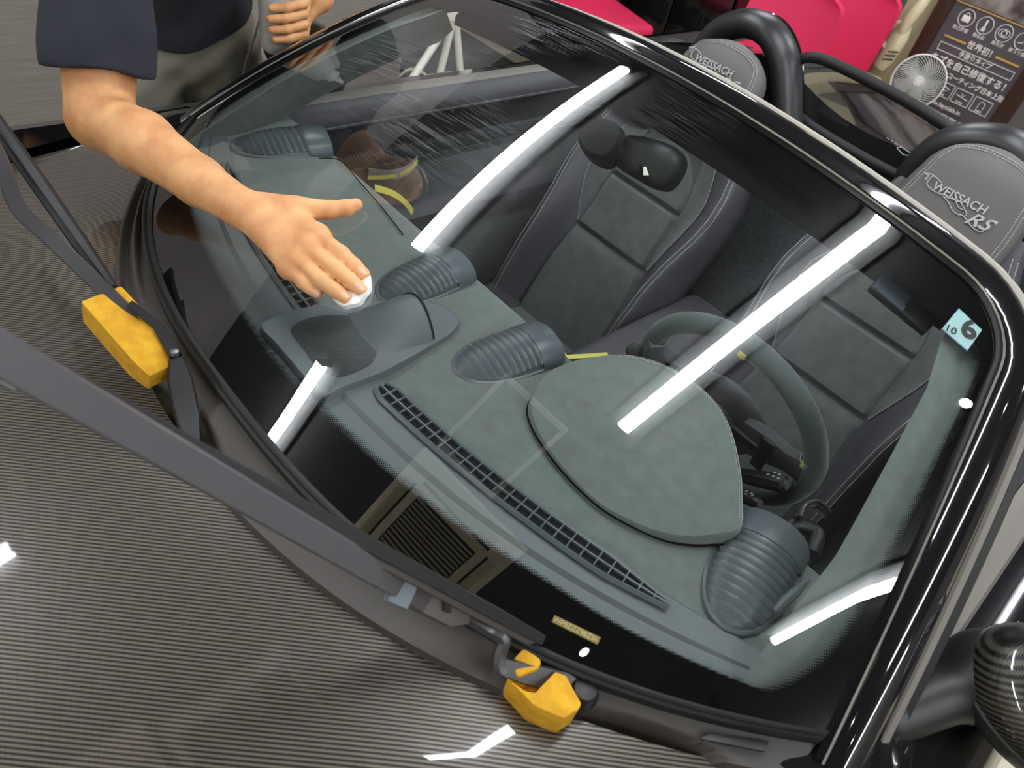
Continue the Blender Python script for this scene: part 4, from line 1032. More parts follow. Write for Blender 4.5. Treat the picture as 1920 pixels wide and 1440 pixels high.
# ================================================================== yellow foam blocks
def block(name, top_px, z, dz, depth, label, extra=()):
    bm = prism([UZ(x, y, z+dz*i) for i, (x, y) in enumerate(top_px)], (0, 0, -depth), .006)
    for px2, z2, d2 in extra:
        b2 = prism([UZ(x, y, z2) for x, y in px2], (0, 0, -d2), .003); tmp = bpy.data.meshes.new('t'); b2.to_mesh(tmp); b2.free(); bm.from_mesh(tmp); bpy.data.meshes.remove(tmp)
    c_ = UZ(*top_px[0], z-depth)
    return bm_obj(name, bm, M_YELLOW, None, label=label, cat='foam block', group='yellow foam wiper blocks')
def foam_box(p0, p1, w, h, label, slit=True):
    p0, p1 = np.array(p0), np.array(p1); t = unit(p1-p0); s_ = unit(np.cross(t, [0, 0, 1])); u = np.cross(s_, t)
    prof = [(-w/2, -h/2), (w/2, -h/2), (w/2, h*.5), (-w/2, h*.5)]
    rows = []
    for k, sc, lift in ((0, .93, .0), (.02, 1., .0), (.5, 1.02, .001), (.80, 1.0, .0), (.97, .80, -.004), (1, .72, -.005)):
        rows.append([p0+(p1-p0)*k+s_*a*sc+u*(b*sc+lift) for a, b in prof])
    return obj('foam_block', *loft(rows, True, True), M_YELLOW, None, label=label, cat='foam block', group='yellow foam wiper blocks', autosmooth=25)
foam_box(UZ(190, 568, .955), UZ(306, 700, .920), .052, .040, 'long yellow foam block slid on the passenger side wiper arm')
block('foam_block', [(951, 1270), (985, 1294), (1004, 1298), (1042, 1258), (1062, 1266), (1091, 1318), (1086, 1330), (1058, 1347), (1035, 1338), (1000, 1322)], .905, 0, .040,
      'notched yellow foam block under the driver side wiper hinge', [([(955, 1243), (984, 1212), (1016, 1236), (1012, 1254), (972, 1268)], .905, .030), ([(951, 1270), (972, 1262), (1012, 1254), (1042, 1258), (1004, 1298), (985, 1294)], .888, .022)])

# ================================================================== inspection sticker and number plate inside the glass
stk = [(1798, 580), (1840, 619), (1813, 657), (1767, 617)]
P4 = [UG(x, y, -.0018) for x, y in stk]; s_, t_, _ = hitG(1805, 618); n_ = GN(s_, t_)
st_ = bm_obj('inspection_sticker', prism(P4, n_*.0006), mat('pale_turquoise_paper', s2l(168, 196, 200), .5), ws, smooth=False)
xd = P4[2]-P4[3]; yd = P4[0]-P4[3]
text('sticker_digit', '6', frame_at(UG(1816, 619, -.0012)+n_*.001, UG(1826, 620, 0)-UG(1800, 612, 0), UG(1816, 602, 0)-UG(1810, 634, 0)), .040, mat('ink_black', (.01, .01, .01), .6), st_, depth=.0002, bold=.0012)
text('sticker_digit', '10', frame_at(UG(1782, 619, -.0012)+n_*.001, UG(1799, 626, 0)-UG(1775, 614, 0), UG(1793, 606, 0)-UG(1783, 634, 0)), .016, bpy.data.materials['ink_black'], st_, depth=.0002)
obj('sticker_rim', *tube(P4+[P4[0]], .0010, 4), mat('sticker_edge_blue', s2l(150, 200, 215), .5), st_)
vp = [(1040, 1153), (1127, 1195), (1120, 1209), (1034, 1166)]
P4 = [UG(x, y, -.0020) for x, y in vp]; s_, t_, _ = hitG(1080, 1180); n_ = GN(s_, t_)
vn = bm_obj('identity_plate', prism(P4, n_*.0006), mat('brass_plate', s2l(176, 150, 88), .35, metal=.6), ws, smooth=False)
text('plate_number', 'WP0ZZZ98ZSK', frame_at((P4[0]+P4[2])/2+n_*.0009, P4[1]-P4[0], P4[0]-P4[3]), .0078, mat('plate_print', s2l(236, 222, 176), .5), vn, depth=.0001, xs=1.0)

# ================================================================== masking tape inside the car
def tape(P, w, label, nrm):
    P = spline(P, 6); rows = []
    for i, p in enumerate(P):
        t = unit(P[min(i+1, len(P)-1)]-P[max(i-1, 0)]); s_ = unit(np.cross(t, nrm)); rows.append([p-s_*w/2, p+s_*w/2, p+s_*w/2-np.array(nrm)*.0008, p-s_*w/2-np.array(nrm)*.0008])
    return obj('masking_tape', *loft(rows, True, True), M_TAPE, None, label=label, cat='tape', group='yellow masking tape strips')
tape([UX(690, 333, -.655), UX(735, 331, -.652), UX(768, 318, -.655), UX(783, 300, -.66)], .010, 'thin yellow masking tape along the grey strap of the far door', np.array([1., 0, 0]))
tape([UX(703, 352, -.60), UX(735, 362, -.60), UX(758, 378, -.60), UX(774, 398, -.60)], .016, 'curved yellow masking tape behind the wiping hand', np.array([.7, 0, .7]))
tape([UZ(1040, 648, .80), UZ(1052, 662, .80), UZ(1060, 672, .80)], .016, 'short yellow tape flap beside the round centre vent', np.array([0, 0, 1.]))
tape([UZ(1062, 669, .84), UZ(1100, 667, .84), UZ(1140, 664, .84)], .010, 'straight yellow tape strip across the centre console', np.array([0, 0, 1.]))

# ================================================================== person
M_SKIN = mat('skin', s2l(232, 176, 122), .55, var=(26, s2l(214, 150, 100), .35, .65), bump=(420, .12))
M_SKIN.node_tree.nodes['Principled BSDF'].inputs['Subsurface Weight'].default_value = .12
M_SKIN.node_tree.nodes['Principled BSDF'].inputs['Subsurface Radius'].default_value = (.006, .003, .002)
M_SHIRT = mat('dark_navy_cotton', s2l(52, 53, 63), .95, bump=(900, .35), var=(9, s2l(38, 39, 50), .35, .7))
M_PANTS = mat('grey_olive_cloth', s2l(146, 141, 128), .85, bump=(1200, .2), var=(7, s2l(124, 120, 109), .35, .7))
M_HAIR = mat('black_hair', (.01, .009, .008), .5)
sh_r = np.array([-.735, .205, 1.25]); el_r = UD(188, 222, 1.43); wr_r = UG(455, 392, .032)
sh_l = np.array([-.87, .62, 1.33]); el_l = np.array([-1.04, .80, 1.09]); wr_l = np.array([-.858, .672, 1.063])
person = empty('person', (-1.12, .45, 0), 'person in dark navy shirt and grey trousers wiping the windscreen by hand', 'person')
# right arm and hand (fine) ------------------------------------------------
mid = lambda a, b, k: np.array(a)*(1-k)+np.array(b)*k
fa = mid(el_r, wr_r, .33)+np.array([0, 0, .006])
arm_core = [cone(mid(sh_r, el_r, .35), el_r, .062, .050), cone(el_r, fa, .047, .0475), cone(fa, mid(el_r, wr_r, .72), .0465, .036), cone(mid(el_r, wr_r, .72), wr_r, .036, .029)]
kn = {'i': UG(596, 443, .024), 'm': UG(579, 465, .027), 'r': UG(559, 487, .025), 'p': UG(541, 503, .021)}
palm = []
for k_, r0, r1 in (('i', .020, .0135), ('m', .021, .0135), ('r', .020, .0130), ('p', .018, .0120)): palm.append(cone(wr_r, kn[k_], r0, r1))
palm += [cone(kn['i'], kn['m'], .0125, .0125), cone(kn['m'], kn['r'], .0125, .0125), cone(kn['r'], kn['p'], .012, .0115), cone(wr_r, UG(545, 400, .022), .022, .018), cone(UG(545, 400, .022), kn['i'], .017, .0125)]
fing = [[('i', kn['i'], .0115), (0, UG(640, 476, .022), 0.0113), (0, UG(664, 498, .015), 0.0102), (0, UG(682, 514, .010), 0.0088)],
        [('m', kn['m'], .0115), (0, UG(630, 504, .024), 0.0115), (0, UG(657, 527, .016), 0.0104), (0, UG(677, 544, .010), 0.0090)],
        [('r', kn['r'], .0112), (0, UG(604, 527, .022), 0.0111), (0, UG(630, 546, .015), 0.0099), (0, UG(648, 559, .010), 0.0086)],
        [('p', kn['p'], .0102), (0, UG(569, 529, .018), 0.0099), (0, UG(583, 540, .013), 0.0090), (0, UG(595, 549, .009), 0.0077)],
        [('t', UG(500, 388, .026), 0.0203), (0, UG(560, 391, .024), 0.0169), (0, UG(620, 394, .017), 0.0133), (0, UG(650, 390, .013), 0.0119), (0, UG(668, 384, .012), 0.0093)]]
def hand_fn(core, k1, fingers, k2, joints=()):
    C_ = blend(core, k1); Fg = [blend([cone(a[1], b[1], a[2], b[2]) for a, b in zip(f[:-1], f[1:])], .004) for f in fingers]
    def f(P):
        c = C_(P); d = None
        for g in Fg:
            e = smin(c, g(P), k2); d = e if d is None else np.minimum(d, e)
        return d
    return f
def rip(fn, amp, fr): return lambda P: fn(P)+amp*np.sin(P[:, 0]*fr)*np.sin(P[:, 1]*fr*1.1+1)*np.sin(P[:, 2]*fr*.9+2)
fnA = hand_fn(arm_core+palm, .014, fing, .010)
lims = np.array([sh_r, el_r, wr_r]+[p[1] for f in fing for p in f]); 
VA, FA = surface_nets(fnA, np.minimum(lims.min(0), mid(sh_r, el_r, .35))-.075, lims.max(0)+.075, .0026)
# left arm and hand --------------------------------------------------------
BT = np.array([-.827, .552]); zc = 1.053; HO = np.array([.048, -.023, 0])
palm_l = [cone(wr_l, HO+(-.872, .632, zc+.03), .026, .018), cone(wr_l, HO+(-.872, .632, zc-.025), .024, .016), cone(HO+(-.866, .630, zc+.03), HO+(-.866, .630, zc-.03), .016, .015)]
fing_l = []
for i, (dz, ln) in enumerate(((.032, .98), (.011, 1.04), (-.010, 1.0), (-.030, .86))):
    z = zc+dz; fing_l.append([(0, HO+np.array([-.852, .630, z]), .0105), (0, HO+np.array([-.826, .612, z-.002]), .0098), (0, HO+np.array([-.822, .612-.042*ln, z-.006]), .0090), (0, HO+np.array([-.834, .612-.070*ln, z-.010]), .0078)])
fing_l.append([(0, HO+np.array([-.895, .640, zc+.035]), .014), (0, HO+np.array([-.925, .605, zc+.055]), .0115), (0, HO+np.array([-.922, .560, zc+.065]), .0090)])
fnB = hand_fn([cone(mid(sh_l, el_l, .5), el_l, .056, .046), cone(el_l, mid(el_l, wr_l, .4), .044, .042), cone(mid(el_l, wr_l, .4), wr_l, .042, .028)]+palm_l, .014, fing_l, .008)
lims = np.array([mid(sh_l, el_l, .5), el_l, wr_l]+[p[1] for f in fing_l for p in f]); VB, FB = surface_nets(fnB, lims.min(0)-.07, lims.max(0)+.07, .0032)
# trunk, neck, head, legs (coarse, mostly clothed) -------------------------
hip = np.array([-1.12, .455, .93]); chest = np.array([-.94, .425, 1.28]); neck = np.array([-.80, .40, 1.46]); head = np.array([-.735, .39, 1.60])
trunk = [ellipsoid(hip, (.115, .155, .13)), cone(hip+np.array([0, 0, .02]), mid(hip, chest, .6), .115, .115), ellipsoid(chest, (.105, .165, .17)), cone(sh_r+np.array([-.03, .03, 0]), chest+np.array([0, 0, .08]), .06, .08), cone(sh_l, chest+np.array([0, 0, .08]), .06, .08),
         cone(chest+np.array([.05, 0, .12]), neck, .07, .054), cone(neck, head+np.array([-.02, 0, -.04]), .052, .056), ellipsoid(head, (.092, .076, .112)), ellipsoid(head+np.array([.035, 0, -.055]), (.052, .05, .055)), ellipsoid(head+np.array([.098, 0, -.012]), (.018, .012, .020)),
         ellipsoid(head+np.array([-.005, .078, -.01]), (.018, .010, .028)), ellipsoid(head+np.array([-.005, -.078, -.01]), (.018, .010, .028)),
         cone(sh_r, mid(sh_r, el_r, .6), .058, .054), cone(sh_l, mid(sh_l, el_l, .7), .056, .050)]
legs = []
for dy in (-.10, .10): legs += [cone(hip+np.array([0, dy, -.06]), (-1.11, .455+dy*1.1, .50), .088, .06), cone((-1.11, .455+dy*1.1, .50), (-1.15, .455+dy*1.2, .10), .056, .040)]
fnC = blend(trunk+legs, .03); VC, FC = surface_nets(fnC, (-1.32, .08, .05), (-.56, .86, 1.76), .009)
VV = np.concatenate([VA, VB, VC]); FF = np.concatenate([FA, FB+len(VA), FC+len(VA)+len(VB)])
me = bpy.data.meshes.new('body'); me.vertices.add(len(VV)); me.vertices.foreach_set('co', VV.astype(np.float32).ravel()); me.loops.add(FF.size); me.loops.foreach_set('vertex_index', FF.astype(np.int32).ravel()); me.polygons.add(len(FF))
me.polygons.foreach_set('loop_start', np.arange(0, FF.size, 4, dtype=np.int32)); me.polygons.foreach_set('loop_total', np.full(len(FF), 4, np.int32)); me.update(calc_edges=True); me.polygons.foreach_set('use_smooth', [True]*len(FF)); me.materials.append(M_SKIN)
link('body', me, person)
# clothes
def hem(P): return .918+2.1*(P[:, 1]-.44)**2-.02*np.sin(P[:, 1]*22)*.5
tor = blend([ellipsoid(hip+np.array([0, 0, .03]), (.142, .185, .16)), cone(hip+np.array([0, 0, .05]), mid(hip, chest, .6), .142, .140), ellipsoid(chest, (.130, .195, .19)), cone(sh_r+np.array([-.03, .03, 0]), chest+np.array([0, 0, .08]), .078, .095), cone(sh_l, chest+np.array([0, 0, .08]), .078, .095)], .04)
ar = el_r-sh_r; ar = ar/np.linalg.norm(ar); cut = UD(180, 132, 1.40)
al = unit(el_l-sh_l); cn = unit(-CU-.13*CR+.355*CF).astype(np.float32)
slv = cone(sh_r, el_r, .082, .080); slvl = cone(sh_l, el_l, .078, .076)
arm_in = cone(sh_r, el_r, .064, .062); arm_inl = cone(sh_l, el_l, .060, .056)
def shirt(P):
    P = P.astype(np.float32)
    s_ = np.maximum(np.maximum(slv(P), ((P-cut) @ cn)), -np.maximum(arm_in(P), -((P-(cut-cn*.04)) @ cn)))
    l_ = np.maximum(slvl(P), (P-mid(sh_l, el_l, .62)) @ al.astype(np.float32))
    d = smin(smin(np.maximum(tor(P), np.minimum(hem(P), .99)-P[:, 2]), s_, .012), l_, .02)
    d = np.maximum(d, -(np.linalg.norm(P-neck.astype(np.float32), axis=1)-.068))
    d = d+.0045*np.sin(P[:, 2]*34+6*P[:, 1]+2*np.sin(P[:, 1]*20))*np.sin(P[:, 1]*19+P[:, 0]*14)
    return d
implicit('t_shirt', shirt, (-1.32, -.06, .88), (-.40, .92, 1.52), .0055, M_SHIRT, person)
pts_ = [ellipsoid(hip+np.array([0, 0, .0]), (.130, .172, .15))]
for dy in (-.10, .10): pts_ += [cone(hip+np.array([0, dy, -.06]), (-1.11, .455+dy*1.1, .50), .104, .080), cone((-1.11, .455+dy*1.1, .50), (-1.15, .455+dy*1.2, .08), .078, .066)]
pl_ = blend(pts_, .05)
def pants(P):
    d = np.maximum(pl_(P), P[:, 2]-1.01); d = np.maximum(d, .07-P[:, 2])
    return d+.006*np.sin(P[:, 2]*30+P[:, 1]*34+3*np.sin(P[:, 1]*12))*np.sin(P[:, 1]*13+P[:, 2]*15)+.002*np.sin(P[:, 2]*75-P[:, 1]*60)
tr = implicit('trousers', pants, (-1.30, .18, .05), (-.92, .74, 1.04), .0060, M_PANTS, person)
# fly seam, pocket edge and belt loop
fl = [UX(x, y, -.985) for x, y in ((486, 36), (476, 70), (462, 110), (455, 140), (449, 168))]
obj('fly_seam', *tube(spline([p+np.array([.002, 0, 0]) for p in fl], 4), .003, 6), M_PANTS, tr)
for dy in (-.12, .12):
    fn = blend([ellipsoid((-1.10, .455+dy, .045), (.13, .048, .045)), ellipsoid((-1.17, .455+dy, .06), (.06, .045, .06))], .03); implicit('shoe', lambda P, fn=fn: np.maximum(fn(P), .002-P[:, 2]), (-1.28, .455+dy-.09, -.01), (-.94, .455+dy+.09, .15), .006, M_RUBBER, person)
hf_ = lambda P: np.maximum(ellipsoid(head+np.array([-.012, 0, .012]), (.100, .086, .116))(P), (P[:, 0]-(head[0]+.045))*.7-(P[:, 2]-(head[2]+.01)))
implicit('hair', hf_, head-.15, head+.15, .006, M_HAIR, person)
for dy in (-.032, .032):
    V, Fc = lathe([(.001, -.011), (.008, -.008), (.011, 0), (.008, .008), (.001, .011)], 12, head+np.array([.083, dy, .006])); obj('eye', V, Fc, mat('eye_white', (.8, .8, .78), .2), person)
V, Fc = tube([head+np.array([.086, dy, -.062]) for dy in (-.024, -.01, .01, .024)], [.002, .005, .005, .002], 8); obj('lips', V, Fc, mat('lip', s2l(180, 110, 96), .5), person)
wb = unit(wr_l-el_l); V, Fc = lathe([(.030, -.010), (.033, -.010), (.033, .010), (.030, .010)], 20, wr_l-wb*.03, wb); obj('wristwatch_band', V, Fc, M_RUBBER, person)
# finger nails of the wiping hand
M_NAIL = mat('nail', s2l(236, 190, 166), .3)
for f in fing[:4]:
    p, q_ = f[-1][1], f[-2][1]; t = unit(p-q_); s3, t3, _ = hitG(660, 530); n3 = GN(s3, t3); n3 = unit(n3-t*(n3 @ t)); s4 = np.cross(t, n3)
    V, Fc = grid(lambda a, b: p-t*.003+t*.009*b+s4*.0052*a*(1-.25*b*b)+n3*(f[-1][2]*(1.06-.30*a*a-.25*max(0, b)**2)), 8, 6, -1, 1, -.6, .9); obj('finger_nail', V, Fc, M_NAIL, person)

# ================================================================== wiping cloth and bottle
cl = spline([UG(x, y, .003) for x, y in ((626, 560), (645, 577), (668, 575), (686, 560), (696, 540), (695, 520), (686, 506), (668, 520), (648, 540))], 5, True)
s3, t3, _ = hitG(665, 545); n3 = GN(s3, t3); cc_ = sum(cl)/len(cl); rr = []
for k, h in ((1., -.002), (1.03, .002), (1., .0065), (.8, .008), (.5, .007), (.2, .007)):
    rr.append([cc_+(p-cc_)*k+n3*(h+.0015*math.sin(i*.9)*(k > .7)) for i, p in enumerate(cl)])
V, Fc = loft(rr, True); Fc.append(tuple(range(len(V)-len(cl), len(V)))); Fc.append(tuple(reversed(range(len(cl)))))
obj('wiping_cloth', V, Fc, mat('white_microfibre', s2l(240, 240, 240), .95, bump=(800, .6)), None, label='folded white cloth pressed on the windscreen under the fingertips', cat='cloth')
bt = empty('squeeze_bottle', (BT[0], BT[1], .972), 'pale grey squeeze bottle held at the belt by the person', 'bottle')
V, Fc = lathe([(.001, .953), (.024, .954), (.031, .962), (.0335, .985), (.0335, 1.10), (.030, 1.13), (.016, 1.145), (.001, 1.146)], 24, (BT[0], BT[1], .018)); obj('bottle_body', V, Fc, mat('translucent_grey_plastic', s2l(176, 178, 176), .4), bt)
V, Fc = lathe([(.001, 1.144), (.017, 1.144), (.017, 1.165), (.008, 1.17), (.004, 1.20), (.001, 1.20)], 18, (BT[0], BT[1], .018)); obj('bottle_cap', V, Fc, M_WHITE, bt)

# ================================================================== things at the back of the room
# ---- sign board in a brown frame against the wall
YS = 3.9
M_BROWN = mat('dark_brown_wood', s2l(58, 36, 28), .45, bump=(60, .2))
M_SIGN = mat('charcoal_poster', s2l(84, 78, 84), .5)
M_INK = mat('poster_white', s2l(238, 234, 228), .6)
M_GOLD = mat('poster_gold', s2l(205, 165, 84), .5)
sb = empty('framed_sign_board', (-.41, YS+.03, .50), 'charcoal sign board with white Japanese lettering in a dark brown frame', 'sign')
bm_obj('poster_panel', box((-.415, YS+.015, 1.00), (.44, .02, .90)), M_SIGN, sb)
for c_, s_ in (((-.665, YS+.01, 1.0), (.07, .05, 1.04)), ((-.165, YS+.01, 1.0), (.07, .05, 1.04)), ((-.415, YS+.01, 1.485), (.43, .05, .07)), ((-.415, YS+.01, .515), (.43, .05, .07))): bm_obj('frame_bar', box(c_, s_, bev=.008), M_BROWN, sb)
bm_obj('poster_picture', box((-.415, YS+.003, 1.17), (.42, .004, .33)), mat('poster_picture_grey', s2l(150, 142, 138), .6, var=(9, s2l(70, 52, 58), .4, .6)), sb)
bm_obj('gold_rule', box((-.415, YS+.002, .998), (.42, .006, .004)), M_GOLD, sb)
def stext(s, x, z, size, bold=0, align='CENTER', m=None, xs=1.): text('sign_text', s, frame_at((x, YS+.003, z), (1, 0, 0), (0, 0, 1)), size, m or M_INK, sb, align, depth=.0015, bold=bold, xs=xs)
def srect(x0, x1, z0, z1, w=.002):
    for c_, s_ in ((((x0+x1)/2, YS+.003, z0), (x1-x0+w, .004, w)), (((x0+x1)/2, YS+.003, z1), (x1-x0+w, .004, w)), ((x0, YS+.003, (z0+z1)/2), (w, .004, z1-z0)), ((x1, YS+.003, (z0+z1)/2), (w, .004, z1-z0))): bm_obj('sign_rule', box(c_, s_), M_INK, sb)
def sring(x, z, r, w=.004): obj('sign_ring', *tube([np.array([x+r*math.cos(a), YS+.003, z+r*math.sin(a)]) for a in np.linspace(0, 2*math.pi, 37)], (w/2, .0015), 6, up=(0, 1, 0), cap=False), M_INK, sb)
for i, (x, t_) in enumerate(((-.546, '自己修復'), (-.454, '熱反応'), (-.362, '高光沢'), (-.270, '耐スリ傷'))):
    sring(x, .948, .036); stext(t_, x, .899, .019)
bm_obj('sign_icon', box((-.546, YS+.003, .944), (.036, .004, .026), bev=.001), M_INK, sb); stext('+', -.546, .944, .026, m=M_SIGN); sring(-.546, .961, .008, .003)
bm_obj('sign_icon', box((-.454, YS+.003, .954), (.008, .004, .034), bev=.001), M_INK, sb); V, Fc = lathe([(.0001, -.002), (.009, -.002), (.009, .002), (.0001, .002)], 14, (-.454, YS+.003, .934), (0, 1, 0)); obj('sign_icon', V, Fc, M_INK, sb); stext('+60°C', -.456, .925, .009)
obj('sign_icon', *tube(spline([np.array([-.362+.026*math.cos(a), YS+.003, .948+.016*math.sin(a)]) for a in np.linspace(0, 2*math.pi, 13)], 2), (.002, .0015), 5, up=(0, 1, 0)), M_INK, sb); sring(-.362, .948, .011, .006)
obj('sign_icon', *tube([np.array([x, YS+.003, z]) for x, z in ((-.29, .935), (-.272, .940), (-.262, .958), (-.252, .938))], (.002, .0015), 5, up=(0, 1, 0)), M_INK, sb)
bm_obj('gold_rule', box((-.541, YS+.002, .853), (.108, .006, .007)), M_GOLD, sb); bm_obj('gold_rule', box((-.281, YS+.002, .852), (.112, .006, .007)), M_GOLD, sb)
stext('世界初！', -.408, .853, .036, .0003); srect(-.594, -.226, .789, .824); stext('手塗りタイプ', -.409, .806, .027, .0003)
stext('キズを自己修復する！', -.402, .752, .0405, .0005); stext('セラミックコーティング日本上陸', -.414, .705, .0285, .0004)
for x in (-.552, -.464, -.369, -.271): srect(x-.042, x+.042, .612, .676)
obj('sign_icon', *tube([np.array([x, YS+.003, z]) for x, z in ((-.486, .65), (-.475, .640), (-.452, .641), (-.440, .652), (-.462, .658), (-.480, .654))], (.004, .0015), 5, up=(0, 1, 0)), M_INK, sb)
obj('sign_icon', *tube([np.array([x, YS+.003, z]) for x, z in ((-.400, .648), (-.369, .645), (-.338, .640))], (.0015, .0015), 5, up=(0, 1, 0)), M_INK, sb); obj('sign_icon', *tube([np.array([x, YS+.003, z]) for x, z in ((-.378, .662), (-.369, .650), (-.360, .660))], (.002, .0015), 5, up=(0, 1, 0)), M_INK, sb)
obj('sign_icon', *tube([np.array([x, YS+.003, z]) for x, z in ((-.284, .632), (-.284, .655), (-.276, .664), (-.266, .664), (-.258, .655), (-.258, .632))], (.0045, .0015), 5, up=(0, 1, 0)), M_INK, sb)
for x, t_ in ((-.552, '撥水'), (-.464, '耐久性'), (-.369, '防汚性'), (-.271, '耐薬性')): stext(t_, x, .620, .011)
stext('www.feynlab.in', -.425, .577, .0285, .0003, xs=1.05)

# ---- beige wall pillar, dark wall joint, cream cordless cleaner
struct('trim_2', box((-.775, 4.07, H/2), (.15, .26, H)), M_BEIGE)
struct('trim_3', box((-1.045, 4.188, H/2), (.016, .02, H)), M_RUBBER)
vc = empty('cordless_cleaner', (-.775, 3.9, .55), 'cream cordless vacuum cleaner hanging beside the sign board', 'vacuum cleaner')
V, Fc = tube([(-.800, 3.88, .62), (-.790, 3.88, .66), (-.775, 3.88, .78), (-.770, 3.88, .83)], [(.035, .030), (.042, .036), (.042, .036), (.024, .024)], 18); obj('cleaner_body', V, Fc, M_CREAM, vc)
V, Fc = tube([(-.775, 3.87, .80), (-.770, 3.86, .86), (-.755, 3.86, .92), (-.745, 3.87, .98)], [(.026, .024), (.032, .028), (.032, .028), (.02, .02)], 16); obj('dust_cup', V, Fc, M_CREAM, vc)
V, Fc = tube([(-.745, 3.88, .97), (-.74, 3.88, 1.12)], [.015, .013], 12); obj('pipe', V, Fc, M_CREAM, vc)
V, Fc = tube(spline([(-.80, 3.86, .70), (-.835, 3.86, .74), (-.825, 3.86, .82), (-.79, 3.86, .84)], 5), .009, 8); obj('handle', V, Fc, M_CREAM, vc)
for i in range(3): bm_obj('vent_slit', box((-.768+.004*i, 3.850, .672+.02*i), (.05, .012, .006), Matrix.Rotation(-.3, 4, 'Y')), M_RUBBER, vc)
bm_obj('cleaner_head', box((-.80, 3.87, .53), (.09, .07, .09), bev=.012), M_CREAM, vc)

# ---- white circular fan on a stand
fc = UY(1721, 153, 3.55); fx = unit((.28, -.94, .18)); fu = unit(np.array([0, 0, 1])-fx*fx[2]); fr_ = np.cross(fu, fx); FR = .112
fan = empty('circulator_fan', (fc[0], fc[1]+.02, 0), 'round white circulator fan in front of the sign board', 'fan')
V, Fc = lathe([(FR-.004, -.004), (FR, .004), (FR+.004, .0), (FR+.004, -.03), (FR*.9, -.06), (FR*.55, -.09), (.001, -.10)], 40, fc, fx, cap=False); obj('fan_housing', V, Fc, M_WHITE, fan)
V, Fc = lathe([(.001, -.03), (FR*.97, -.028), (FR*.97, -.034), (.001, -.036)], 30, fc, fx); obj('fan_back', V, Fc, mat('fan_inner_grey', s2l(48, 46, 44), .7), fan)
for i in range(44):
    a0 = 2*math.pi*i/44; P_ = []
    for k in np.linspace(0, 1, 7): r = .026+(FR-.026)*k; a = a0+.95*k; P_.append(fc+(fr_*math.cos(a)+fu*math.sin(a))*r+fx*(.010-.012*k*k+.004))
    obj('grille_spoke', *tube(P_, .0011, 4), M_WHITE, fan)
V, Fc = lathe([(.001, .020), (.020, .019), (.026, .012), (.026, .0), (.001, 0)], 24, fc, fx); obj('fan_hub', V, Fc, mat('fan_hub_grey', s2l(200, 200, 198), .3), fan)
for k in range(2): bm_obj('hub_mark', box(fc+fx*.021, (.030, .008, .002), basis(unit(fr_*math.cos(.8+k*1.57)+fu*math.sin(.8+k*1.57)), np.cross(fx, unit(fr_*math.cos(.8+k*1.57)+fu*math.sin(.8+k*1.57))), fx)), M_WHITE, fan)
for i in range(5):
    a = 2*math.pi*i/5; d_ = fr_*math.cos(a)+fu*math.sin(a); e_ = np.cross(fx, d_)
    obj('fan_blade', *grid(lambda u, v: fc-fx*.012+d_*(.02+.075*v)+e_*(.035*u*(.5+v*.6))+fx*.015*u, 4, 4, -1, 1, 0, 1), mat('fan_blade_grey', s2l(128, 126, 122), .5), fan)
V, Fc = tube([fc-fx*.06, np.array([fc[0], fc[1]+.05, fc[2]-.12]), np.array([fc[0], fc[1]+.05, .02])], [.022, .016, .016], 12); obj('fan_pole', V, Fc, M_WHITE, fan)
V, Fc = lathe([(.001, 0), (.13, 0), (.13, .012), (.03, .03), (.001, .03)], 28, (fc[0], fc[1]+.05, 0)); obj('fan_base', V, Fc, M_WHITE, fan)

# ---- pink chairs
M_PINK = mat('pink_red_upholstery', s2l(228, 44, 92), .6, bump=(300, .1))
def chair(x, y, rz, label, sc=1.):
    t = empty('padded_chair', (x, y, 0), label, 'chair', 'pink chairs at the back of the room')
    Mz = Matrix.Translation((x, y, 0)) @ Matrix.Rotation(rz, 4, 'Z')
    def tr_(V): return [tuple(Mz @ Vector([float(c) for c in p])) for p in V]
    bm = box((0, 0, .44), (.48, .48, .09), bev=.03, seg=3); bm.transform(Mz); bm_obj('seat', bm, M_PINK, t)
    # shell back, slightly curved (chair faces local -y)
    rows = []
    for v in list(np.linspace(0, .84, 8))+[.88, .92, .95, .975, .99, 1.]:
        r = []; w = .225*(1-.08*v)*(1-max(0, (v-.84)/.16)**4*.28)
        for u in np.linspace(-1, 1, 15): r.append((w*u, .22+.10*v-.03*u*u, .44+.50*v))
        r2 = [(p[0], p[1]+.04, p[2]) for p in reversed(r)]; rows.append(r+r2)
    V, Fc = loft(rows, True, True); obj('backrest', tr_(V), Fc, M_PINK, t)
    for lx in (-.19, .19):
        for ly in (-.19, .19):
            V, Fc = tube([(lx*1.1, ly*1.1, 0), (lx, ly, .41)], [.011, .014], 8); obj('leg', tr_(V), Fc, M_CHROME, t)
    return t
def chair_by_back(px, py, y, deg, label):
    p = UY(px, py, y); a = math.radians(deg); chair(p[0]+.27*math.sin(a), p[1]-.27*math.cos(a), a, label)
chair_by_back(1478, 40, 3.17, 5, 'pink chair directly behind the passenger roll hoop')
chair_by_back(1592, 35, 3.74, -4, 'pink chair standing between the roll hoop and the grey wall')
cC = UZ(1120, 20, .48); chair(cC[0]-.02, cC[1]+.02, math.radians(75), 'pink chair seen above the windscreen header beside the black counter')

# ---- black counter
ct = empty('black_counter', (-2.0, 3.92, 0), 'gloss black counter of upright panels behind the pink chairs', 'counter')
for i in range(3): bm_obj('counter_panel', box((-2.30+i*.40, 3.86, .50), (.385, .04, .98), bev=.004), M_BLACKGLOSS, ct)
bm_obj('counter_top', box((-1.90, 4.0, 1.01), (1.24, .36, .04), bev=.006), M_BLACKGLOSS, ct)
bm_obj('counter_body', box((-1.90, 4.02, .49), (1.2, .26, .98)), M_RUBBER, ct)

